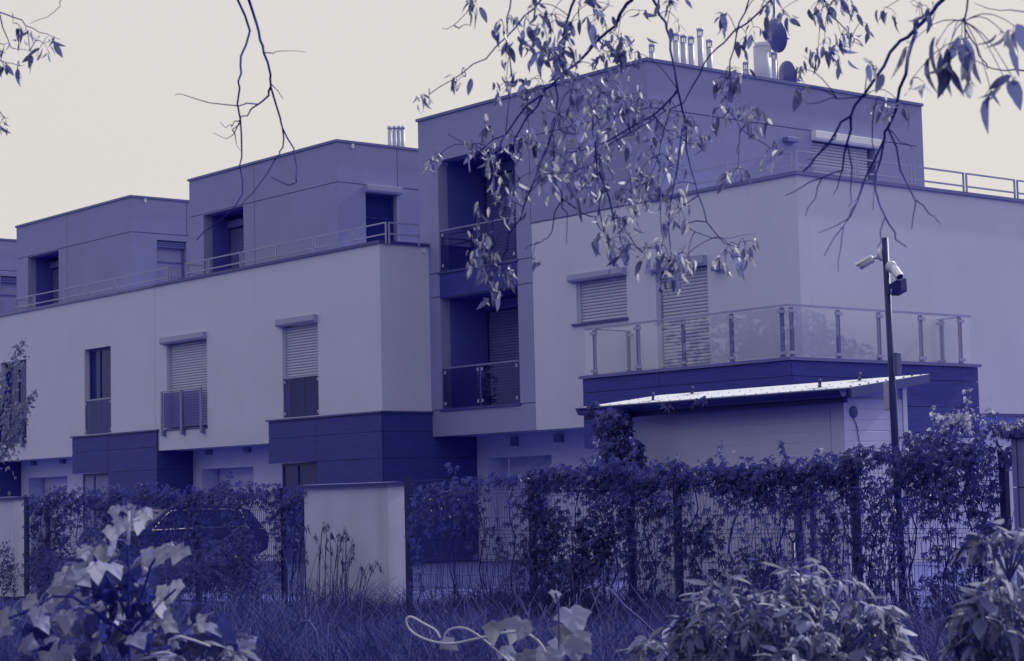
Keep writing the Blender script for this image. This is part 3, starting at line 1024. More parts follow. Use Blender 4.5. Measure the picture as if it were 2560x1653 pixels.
    for x in (-34.57, -32.2):
        box_part('soffit_lamp', M_SHUTDARK, h, x - 0.13, x + 0.13, 29.64, 29.738, 2.88, 3.06)
    box_part('soffit_lamp', M_SHUTDARK, h, -36.2, -36.05, 29.60, 29.738, 2.85, 3.06)
    # flues and dishes on the roof
    fl = [(30.03, 11.53, 0.062), (30.78, 11.87, 0.07), (31.01, 11.86, 0.07), (31.25, 11.86, 0.07), (31.54, 12.08, 0.07), (31.82, 11.86, 0.07),
          (32.98, 11.49, 0.062), (33.94, 11.84, 0.06)]
    for y, zt2, r in fl:
        f = MB().tube([(-31.5, y, 10.55), (-31.5, y, zt2 - 0.17)], r, 14).build('flue', M_STEEL, h)
        b = MB()
        for k in range(8):
            a = k * math.pi / 4
            b.box(-31.5 + r * .85 * math.cos(a) - 0.008, -31.5 + r * .85 * math.cos(a) + 0.008, y + r * .85 * math.sin(a) - 0.008, y + r * .85 * math.sin(a) + 0.008, zt2 - 0.17, zt2 - 0.05)
        b.tube([(-31.5, y, zt2 - 0.05), (-31.5, y, zt2)], r * 1.12, 14)
        b.tube([(-31.5, y, zt2 - 0.19), (-31.5, y, zt2 - 0.168)], r * 1.1, 14)
        b.build('flue_cowl', M_STEEL, f)
    f = MB().tube([(-31.5, 33.55, 10.55), (-31.5, 33.55, 11.90)], 0.205, 24)
    f.lathe((-31.5, 33.55, 11.90), (0, 0, 1), [(0.205, 0), (0.209, 0.004), (0.209, 0.02), (0.15, 0.11), (0.03, 0.13), (0.0, 0.13)], 24)
    f.build('ventilator', M_STEEL, h)
    for (y, z, r, tilt) in ((34.05, 12.25, 0.40, 0.25), (34.38, 11.33, 0.37, 0.15)):
        ax = Vector((0.22, 0.95, tilt)).normalized()
        pr = [(0.0, 0.0), (r * 0.35, 0.012), (r * 0.7, 0.05), (r * 0.95, 0.095), (r, 0.10), (r, 0.085), (r * 0.7, 0.035), (0.0, -0.015)]
        d = MB().lathe((-31.6, y, z), ax, pr, 28).build('satellite_dish', M_DISH, h)
        tip = Vector((-31.6, y, z)) + ax * 0.45 + Vector((0, 0, -0.12))
        MB().tube([Vector((-31.6, y, z)) - Vector((0, 0, r * .95)) + ax * .09, tip], 0.012, 6).tube([tip, tip + Vector((0, 0, 0.01)) - ax * 0.08], 0.03, 8).build('feed_arm', M_RAIL, d)
    MB().tube([(-31.75, 34.28, 10.55), (-31.75, 34.28, 13.6)], 0.03, 8).build('mast', M_RAIL, h)
    return h


corner_house()

# flues behind the end-of-row house stand on its roof
_h = [o for o in COL.objects if o.name.startswith('end_of_row_house')][0]
for y, zt2 in ((31.23, 11.66), (31.39, 11.68), (31.53, 11.70), (31.65, 11.71)):
    f = MB().tube([(-43.0, y, 10.5), (-43.0, y, zt2 - 0.12)], 0.062, 12).build('flue', M_STEEL, _h)
    MB().tube([(-43.0, y, zt2 - 0.08), (-43.0, y, zt2)], 0.068, 12).tube([(-43.0, y, zt2 - 0.12), (-43.0, y, zt2 - 0.08)], 0.045, 12).build('flue_cowl', M_STEEL, f)

# ------------------------------------------------------------------ shed behind the fence
def shed():
    t = thing('garden_shed', 'pale panel shed with bright lean-to roof and dark gutter', 'shed', (-17.5, 18.05, ZB))
    x0, x1, y0, y1 = -19.15, -15.345, 17.5, 18.6
    zf, zbk = 2.70, 2.84
    MB().prism([(y0 + 0.03, ZB), (y1 - 0.03, ZB), (y1 - 0.03, zbk - 0.02), (y0 + 0.03, zf - 0.02)], 'x', x0 + 0.03, x1 - 0.03).build('wall_core', M_SHEDWALL, t)
    p = 0.125
    n = 21
    for i in range(n):                                      # front and side boards, each with a chamfered upper edge
        za = ZB + 0.02 + i * p
        zb = min(za + p, 2.68)
        if zb - za < 0.03:
            continue
        MB().prism([(y0 + 0.03, za + 0.001), (y0, za + 0.001), (y0, zb - 0.010), (y0 + 0.0035, zb), (y0 + 0.03, zb)], 'x', x0, x1 - 0.21).build('wall_board', M_SHEDWALL, t)
        MB().prism([(x1 - 0.03, za + 0.001), (x1, za + 0.001), (x1, zb - 0.014), (x1 - 0.007, zb), (x1 - 0.03, zb)], 'y', y0 + 0.04, y1 - 0.07).build('wall_board', M_SHEDWALL, t)
    b = MB().box(x1 - 0.20, x1 + 0.004, y0 - 0.004, y0 + 0.035, ZB, zf)
    b.build('corner_trim', M_SHEDWALL, t)
    box_part('corner_trim', M_SHEDWALL, t, x1 - 0.03, x1 + 0.012, y1 - 0.065, y1 + 0.01, ZB, zbk)
    # roof sheet
    xl, xr = -19.63, -15.04
    ya, yb, za, zb = 17.28, 18.68, 2.785, 2.965
    MB().prism([(ya, za - 0.012), (ya, za), (yb, zb), (yb, zb - 0.012)], 'x', xl, xr).build('roof_sheet', M_SHEDROOF, t)
    MB().prism([(ya + 0.02, za - 0.10), (ya + 0.02, za - 0.014), (yb - 0.01, zb - 0.014), (yb - 0.01, zb - 0.10)], 'x', xl + 0.03, xr - 0.03).build('roof_deck', M_FASCIA, t)
    MB().prism([(ya + 0.01, za - 0.115), (ya + 0.01, za - 0.004), (yb - 0.005, zb - 0.004), (yb - 0.005, zb - 0.105)], 'x', xr - 0.028, xr + 0.004).build('fascia_board', M_FASCIA, t)
    # gutter: half-round channel along the front
    prof = [(ya - 0.09 + 0.065 * math.cos(a), za - 0.03 + 0.085 * math.sin(a)) for a in [math.pi + k * math.pi / 8 for k in range(9)]]
    inner = [(y + (0.006 if y < ya - 0.1 else -0.006), z + 0.006) for y, z in reversed(prof)]
    MB().prism(prof + inner, 'x', xl + 0.05, xr - 0.03).build('gutter', M_GUTTER, t)
    box_part('gutter_lip', M_FASCIA, t, xl + 0.05, xr - 0.03, ya - 0.166, ya - 0.154, za - 0.034, za - 0.020)
    box_part('eaves_board', M_GUTTER, t, xl + 0.05, xr - 0.06, ya - 0.02, ya + 0.015, za - 0.175, za - 0.02)
    # screws in rows on the roof sheet
    b = MB()
    sl = (zb - za) / (yb - ya)
    for row, dy in ((0, 0.04), (1, 0.72)):
        for k in range(24):
            x = xl + 0.12 + k * 0.185
            z = za + sl * dy
            b.box(x - 0.006, x + 0.006, ya + dy - 0.006, ya + dy + 0.006, z, z + 0.007)
    for k in range(9):
        y = ya + 0.06 + k * 0.155
        z = za + sl * (y - ya)
        b.box(xr - 0.06, xr - 0.042, y - 0.009, y + 0.009, z, z + 0.013)
    b.build('roof_screws', M_GUTTER, t)
    # four lifting eyes
    for x, y in ((-18.58, 17.56), (-18.62, 18.30), (-15.75, 17.56), (-15.78, 18.30)):
        z = za + sl * (y - ya)
        ring = MB()
        pts = [(x + 0.035 * math.cos(a) * 0.85, y - 0.035 * math.cos(a) * 0.5, z + 0.062 + 0.038 * math.sin(a)) for a in [k * math.pi / 8 for k in range(17)]]
        ring.tube(pts, 0.011, 6, cap=False)
        ring.tube([(x, y, z), (x, y, z + 0.03)], [0.03, 0.015], 10)
        ring.build('lifting_eye', M_POST, t)
        MB().prism([(y - 0.08, z - sl * 0.08 + 0.002), (y + 0.08, z + sl * 0.08 + 0.002), (y + 0.08, z + sl * 0.08 + 0.006), (y - 0.08, z - sl * 0.08 + 0.006)], 'x', x - 0.14, x + 0.14).build('reinforcing_plate', M_SHEDROOF, t)
    # vent and cable on the side wall
    v = MB().lathe((x1, 17.66, 2.52), (1, 0, 0), [(0.0, 0.02), (0.055, 0.02), (0.07, 0.012), (0.07, 0.0)], 18).build('vent_cover', M_FASCIA, t)
    MB().tube([(x1 + 0.012, 17.645, 2.46), (x1 + 0.012, 17.70, 2.36), (x1 + 0.012, 17.73, 2.2), (x1 + 0.012, 17.735, 1.2)], 0.006, 5).build('cable', M_FASCIA, t)
    MB().tube([(-18.69, 17.22, 0.15), (-18.69, 17.22, 2.66)], 0.055, 12).build('downpipe', M_GUTTER, t)


shed()


# ------------------------------------------------------------------ camera pole
def camera_pole():
    px, py = -13.155, 15.75
    t = thing('camera_pole', 'dark steel pole rising beside the shed, carrying two cameras', 'pole', (px, py, 0.15))
    top, base = Vector((px - 0.024, py, 4.165)), Vector((px + 0.035, py, 0.15))
    MB().tube([base, base.lerp(top, 0.62), base.lerp(top, 0.625), top], [0.038, 0.038, 0.034, 0.034], 16).build('pole', M_POST, t)
    MB().tube([Vector((px + 0.055, py - 0.01, 0.2)), Vector((px + 0.012, py - 0.012, 3.0))], 0.012, 8).build('cable_conduit', M_POST, t)
    for (x, z, w, hh) in ((px + 0.075, 2.875, 0.028, 0.115), (px - 0.055, 2.555, 0.035, 0.14)):
        box_part('junction_box', M_BARPOST if x > px else M_SHUTTER, t, x - w, x + w, py - 0.04, py + 0.03, z - hh, z + hh, 0.006)

    def camera(label, jx, jz, d, dark=False):
        c = thing('security_camera', label, 'camera', (jx, py, jz), 'cameras on the pole')
        s = 1 if d.x > 0 else -1
        MB().lathe((jx - s * 0.005, py - 0.02, jz), (s, -0.25, -0.1), [(0.0, 0.0), (0.058, 0.0), (0.062, 0.012), (0.062, 0.03), (0.05, 0.042), (0.0, 0.045)], 20).build('mount_base', M_CAM, c)
        a = Vector((jx + s * 0.035, py - 0.03, jz - 0.005))
        e = a + d * 0.06
        MB().tube([a, a.lerp(e, .5) + Vector((0, 0, -.006)), e], 0.018, 10).build('arm', M_CAM, c)
        e2 = e + d * 0.17
        MB().lathe(e, d, [(0.0, 0), (0.03, 0.0), (0.038, 0.012), (0.04, 0.10), (0.04, 0.165), (0.032, 0.17), (0.03, 0.155), (0.0, 0.155)], 20).build('housing', M_CAM, c)
        MB().lathe(e + d * 0.15, d, [(0.0, 0.01), (0.026, 0.012), (0.030, 0.004)], 16).build('lens', M_BLACK, c)
        u = Vector((0, 0, 1)) - d * d.z
        u.normalize()
        sd = d.cross(u)
        q = []
        for tt in (0.01, 0.195):
            for k in (-1, -0.5, 0, 0.5, 1):
                an = k * 1.2
                q.append(e + d * tt + (u * math.cos(an) + sd * math.sin(an)) * 0.046)
        q2 = [p + (p - (e + d * ((p - e).dot(d)))).normalized() * 0.004 for p in q]
        fs = [(i, i + 1, i + 6, i + 5) for i in range(4)] + [(10 + i + 5, 10 + i + 6, 10 + i + 1, 10 + i) for i in range(4)]
        fs += [(i, i + 10, i + 11, i + 1) for i in range(4)] + [(i + 5, i + 6, i + 16, i + 15) for i in range(4)] + [(0, 5, 15, 10), (4, 14, 19, 9)]
        MB().add(q + q2, fs).build('sun_hood', M_CAM, c)
        return c
    camera('upper white bullet camera on the left side of the pole', px - 0.05, 3.995, Vector((-0.80, -0.42, -0.43)).normalized())
    camera('lower white bullet camera on the right side of the pole', px + 0.05, 3.86, Vector((0.72, -0.42, -0.55)).normalized())
    f = thing('floodlight', 'black floodlight below the cameras on the pole', 'floodlight', (px + 0.09, py, 3.64))
    b = MB()
    b.prism([(px + 0.045, 3.585), (px + 0.045, 3.675), (px + 0.21, 3.735), (px + 0.215, 3.60), (px + 0.10, 3.56)], 'y', py - 0.07, py + 0.03)
    b.build('housing', M_BLACK, f, 0.006)
    MB().box(px + 0.13, px + 0.17, py - 0.03, py + 0.0, 3.71, 3.755).build('sensor', M_BLACK, f)
    MB().tube([(px + 0.02, py, 3.60), (px + 0.06, py - .02, 3.57), (px + 0.10, py - .08, 3.575), (px + 0.10, py - .08, 3.63)], 0.008, 6).build('bracket', M_RAIL, f)


camera_pole()


# ------------------------------------------------------------------ fence, pillars and gate wall
YF = 15.34


def fence(label, posts, ztop, x_from, x_to, zb=0.18):
    t = thing('wire_fence', label, 'fence', ((x_from + x_to) / 2, YF, zb))
    for x in posts:
        b = MB().box(x - 0.035, x + 0.035, YF - 0.045, YF + 0.02, zb, ztop + 0.02)
        b.build('post', M_POST, t)
        box_part('post_cap', M_BLACK, t, x - 0.039, x + 0.039, YF - 0.049, YF + 0.024, ztop + 0.02, ztop + 0.04)
    edges = [x_from] + [p for p in posts if x_from < p < x_to] + [x_to]
    for a, c in zip(edges[:-1], edges[1:]):
        if abs(c - a) < 0.3:
            continue
        V, L, S = [], [], []
        # profile with three V-shaped folds
        zs, ys = [zb + 0.03], [0.0]
        for zf in (zb + 0.30, (zb + ztop) / 2 + 0.15, ztop - 0.22):
            zs += [zf - 0.045, zf, zf + 0.045]
            ys += [0.0, -0.035, 0.0]
        zs.append(ztop)
        ys.append(0.0)
        n = int((c - a - 0.08) / 0.05)
        r = 0.0026

        def wire(pts):
            o = len(V)
            for p in pts:
                for dx, dy in ((-r, 0), (0, -r), (r, 0), (0, r)):
                    V.append((p[0] + (dx if abs(pts[0][0] - pts[-1][0]) < 1e-6 else 0), p[1] + dy, p[2] + (dx if abs(pts[0][0] - pts[-1][0]) > 1e-6 else 0)))
            for i in range(len(pts) - 1):
                for j in range(4):
                    L.extend([o + i * 4 + j, o + i * 4 + (j + 1) % 4, o + (i + 1) * 4 + (j + 1) % 4, o + (i + 1) * 4 + j])
                    S.append(4)
        for k in range(n + 1):
            x = a + 0.04 + k * (c - a - 0.08) / n
            wire([(x, YF + y, z) for y, z in zip(ys, zs)])
        hz = list(zs[1:-1]) + [zb + 0.08, zb + 0.5, zb + 0.7, (zb + ztop) / 2 - 0.1, (zb + ztop) / 2 + 0.35, ztop - 0.03]
        hy = list(ys[1:-1]) + [0] * 6
        for z, y in zip(hz, hy):
            wire([(a + 0.035, YF + y - 0.006, z), (c - 0.035, YF + y - 0.006, z)])
        mesh_from_arrays('wire_panel', V, L, S, [M_WIRE], None, t, None)
    return t


fence('dark wire mesh fence between the pale pillar and the right-hand gate wall', [-20.85, -18.36, -15.88, -13.33, -11.52], 1.90, -20.85, -11.45)
fence('dark wire mesh fence left of the pale rendered pillar', [-23.79, -26.12, -28.55, -31.05, -31.85], 1.80, -31.9, -23.1)


def pillar(label, x0, x1, ztop, mat=None, zb=0.1, y0=15.2, y1=15.52, cap=M_DARKCOPING):
    t = thing('garden_pillar', label, 'pillar', ((x0 + x1) / 2, (y0 + y1) / 2, zb), 'rendered pillars in the fence line')
    box_part('body', mat or M_PILLAR, t, x0, x1, y0, y1, zb, ztop - 0.05)
    b = MB().prism([(y0 - 0.05, ztop - 0.05), (y0 - 0.05, ztop - 0.012), ((y0 + y1) / 2, ztop), (y1 + 0.05, ztop - 0.012), (y1 + 0.05, ztop - 0.05)], 'x', x0 - 0.06, x1 + 0.05)
    b.build('coping', cap, t)
    return t


pillar('broad pale rendered pillar with a dark coping in the fence', -23.07, -21.12, 1.872)
pillar('rendered pillar cut off by the left edge of the photo', -34.3, -32.10, 1.85)
_g = thing('gate_wall', 'grey panel wall at the right end of the wire fence', 'wall', (-9.8, 15.4, 0.1))
box_part('core', M_FRAME, _g, -11.36, -8.0, 15.30, 15.5, 0.1, 2.06)
clad_panels(_g, 'y', [-11.38, -9.6, -8.0], [0.12, 0.85, 1.61, 2.06], 15.26, -1, mat=M_GATE)
box_part('coping', M_DARKCOPING, _g, -11.42, -7.95, 15.22, 15.55, 2.063, 2.11)
MB().tube([(-11.30, 15.24, 0.15), (-11.30, 15.24, 2.05)], 0.006, 5).build('cable', M_POST, _g)


# ------------------------------------------------------------------ things leaning in the yard
def spade(label, base, top, hw=0.055):
    base, top = Vector(base), Vector(top)
    t = thing('garden_spade', label, 'spade', base, 'long-handled tools behind the fence')
    d = (top - base).normalized()
    s = Vector((1, 0, 0))
    neck = top - d * 0.13
    MB().tube([base + d * 0.22, neck], 0.018, 10).build('shaft', M_POST, t)
    MB().tube([neck, neck + d * 0.06 - s * hw * .9, top - s * hw], 0.011, 8).tube([neck, neck + d * 0.06 + s * hw * .9, top + s * hw], 0.011, 8).build('handle_fork', M_POST, t)
    MB().tube([top - s * (hw + .012), top + s * (hw + .012)], 0.015, 8).build('grip', M_BLACK, t)
    v = [base + d * 0.28 - s * 0.085, base + d * 0.28 + s * 0.085, base + d * .02 + s * 0.075, base - d * 0.02, base + d * .02 - s * 0.075]
    o = Vector((0, 0.006, 0))
    MB().add([p - o for p in v] + [p + o for p in v], [(0, 1, 2, 3, 4), (9, 8, 7, 6, 5)] + [(i, i + 5, (i + 1) % 5 + 5, (i + 1) % 5) for i in range(5)]).build('blade', M_POST, t)


spade('upright spade with D-shaped grip leaning on the shed behind the fence', (-14.50, 16.05, 0.20), (-14.455, 16.25, 1.26), 0.06)
spade('spade with D-shaped grip beside the leaning dark boards', (-14.86, 16.05, 0.20), (-15.04, 16.25, 1.19), 0.055)
for lab, a, c, w in (('wide dark plank leaning on the shed between the two spades', (-14.62, 15.95, 0.18), (-15.05, 16.35, 1.62), 0.06),
                     ('narrow dark plank leaning on the shed beside the wide plank', (-14.50, 15.95, 0.18), (-14.82, 16.35, 1.62), 0.032)):
    a, c = Vector(a), Vector(c)
    d = (c - a).normalized()
    s = Vector((1, 0, 0.25)).normalized()
    n = d.cross(s).normalized() * 0.015
    v = [a - s * w, a + s * w, c + s * w, c - s * w]
    o = MB().add([p - n for p in v] + [p + n for p in v], [(0, 1, 2, 3), (7, 6, 5, 4), (0, 4, 5, 1), (1, 5, 6, 2), (2, 6, 7, 3), (3, 7, 4, 0)]).build('plank', M_BLACK)
    set_props(o, lab, 'plank', 'dark planks leaning on the shed')


def car():
    """dark car parked side-on behind the left fence; its long axis runs along +Y"""
    x1 = -40.60            # side that faces the photo
    x0 = x1 - 1.72
    ya = 21.55
    z0 = ZB
    t = thing('parked_car', 'dark parked car with bright window trim behind the left fence', 'car', (x1 - 0.86, ya + 2.1, z0))
    body = [(0.0, 0.42), (0.05, 0.30), (3.95, 0.30), (4.18, 0.40), (4.22, 0.70), (4.12, 0.88), (3.55, 0.93), (0.95, 0.90), (0.12, 0.80)]
    MB().prism([(ya + y, z0 + z) for y, z in body], 'x', x0, x1).build('body', M_CARPAINT, t, 0.05)
    cab = [(0.75, 0.90), (1.55, 1.40), (1.95, 1.47), (3.2, 1.46), (3.75, 1.34), (4.08, 0.90)]
    b = MB()
    vs = []
    for k, x in enumerate((x0, x1)):
        for y, z in cab:
            inset = 0.17 * (z - 0.9) / 0.55
            vs.append((x + (inset if k == 0 else -inset), ya + y, z0 + z))
    n = len(cab)
    b.add(vs, [tuple(range(n)), tuple(range(2 * n - 1, n - 1, -1))] + [(i, i + n, (i + 1) % n + n, (i + 1) % n) for i in range(n)])
    b.build('cabin', M_CARPAINT, t, 0.03)

    def xs(z):
        return x1 - 0.17 * (z - 0.9) / 0.55 + 0.006
    for a, c in (((1.15, 0.96), (2.28, 0.97)), ((2.36, 0.97), (3.50, 0.98))):
        za, zc = 1.33, 1.335
        ytop0 = a[0] + (0.42 if a[0] < 2 else 0.0)
        pts = [(a[0], a[1]), (c[0], c[1]), (c[0] + (0.0 if c[0] < 3 else -0.12), zc), (ytop0, za)]
        MB().add([(xs(z), ya + y, z0 + z) for y, z in pts] + [(xs(z) - 0.01, ya + y, z0 + z) for y, z in pts],
                 [(0, 1, 2, 3), (7, 6, 5, 4)] + [(i, i + 4, (i + 1) % 4 + 4, (i + 1) % 4) for i in range(4)]).build('side_window', M_PANE, t)
    trim = [(1.08, 0.93), (1.35, 1.15), (1.60, 1.345), (2.4, 1.375), (3.2, 1.365), (3.50, 1.30), (3.56, 1.08), (3.56, 0.955)]
    MB().tube([(xs(z) + 0.006, ya + y, z0 + z) for y, z in trim], 0.02, 6).build('window_trim', M_CHROME, t)
    MB().tube([(xs(z) + 0.006, ya + y, z0 + z) for y, z in ((1.05, 0.925), (2.3, 0.945), (3.56, 0.955))], 0.018, 6).build('waist_trim', M_CHROME, t)
    MB().tube([(xs(1.44) - 0.05, ya + y, z0 + z) for y, z in ((1.7, 1.455), (1.9, 1.50), (2.6, 1.52), (3.2, 1.50), (3.45, 1.44))], 0.022, 6).build('roof_rail', M_CHROME, t)
    for y in (0.78, 3.38):
        w = MB().lathe((x1 - 0.20, ya + y, z0 + 0.31), (1, 0, 0), [(0.0, 0.0), (0.30, 0.0), (0.31, 0.03), (0.31, 0.17), (0.29, 0.20), (0.20, 0.205)], 24).build('wheel', M_RUBBER, t)
        MB().lathe((x1 - 0.02, ya + y, z0 + 0.31), (1, 0, 0), [(0.20, 0.02), (0.19, 0.005), (0.05, 0.0), (0.0, 0.01)], 24).build('rim', M_STEEL, w)
    for y, m in ((4.21, M_CHROME), (-0.01, M_CHROME)):
        box_part('lamp', m, t, x1 - 0.42, x1 - 0.08, ya + y - 0.02, ya + y + 0.012, z0 + 0.62, z0 + 0.76)


car()

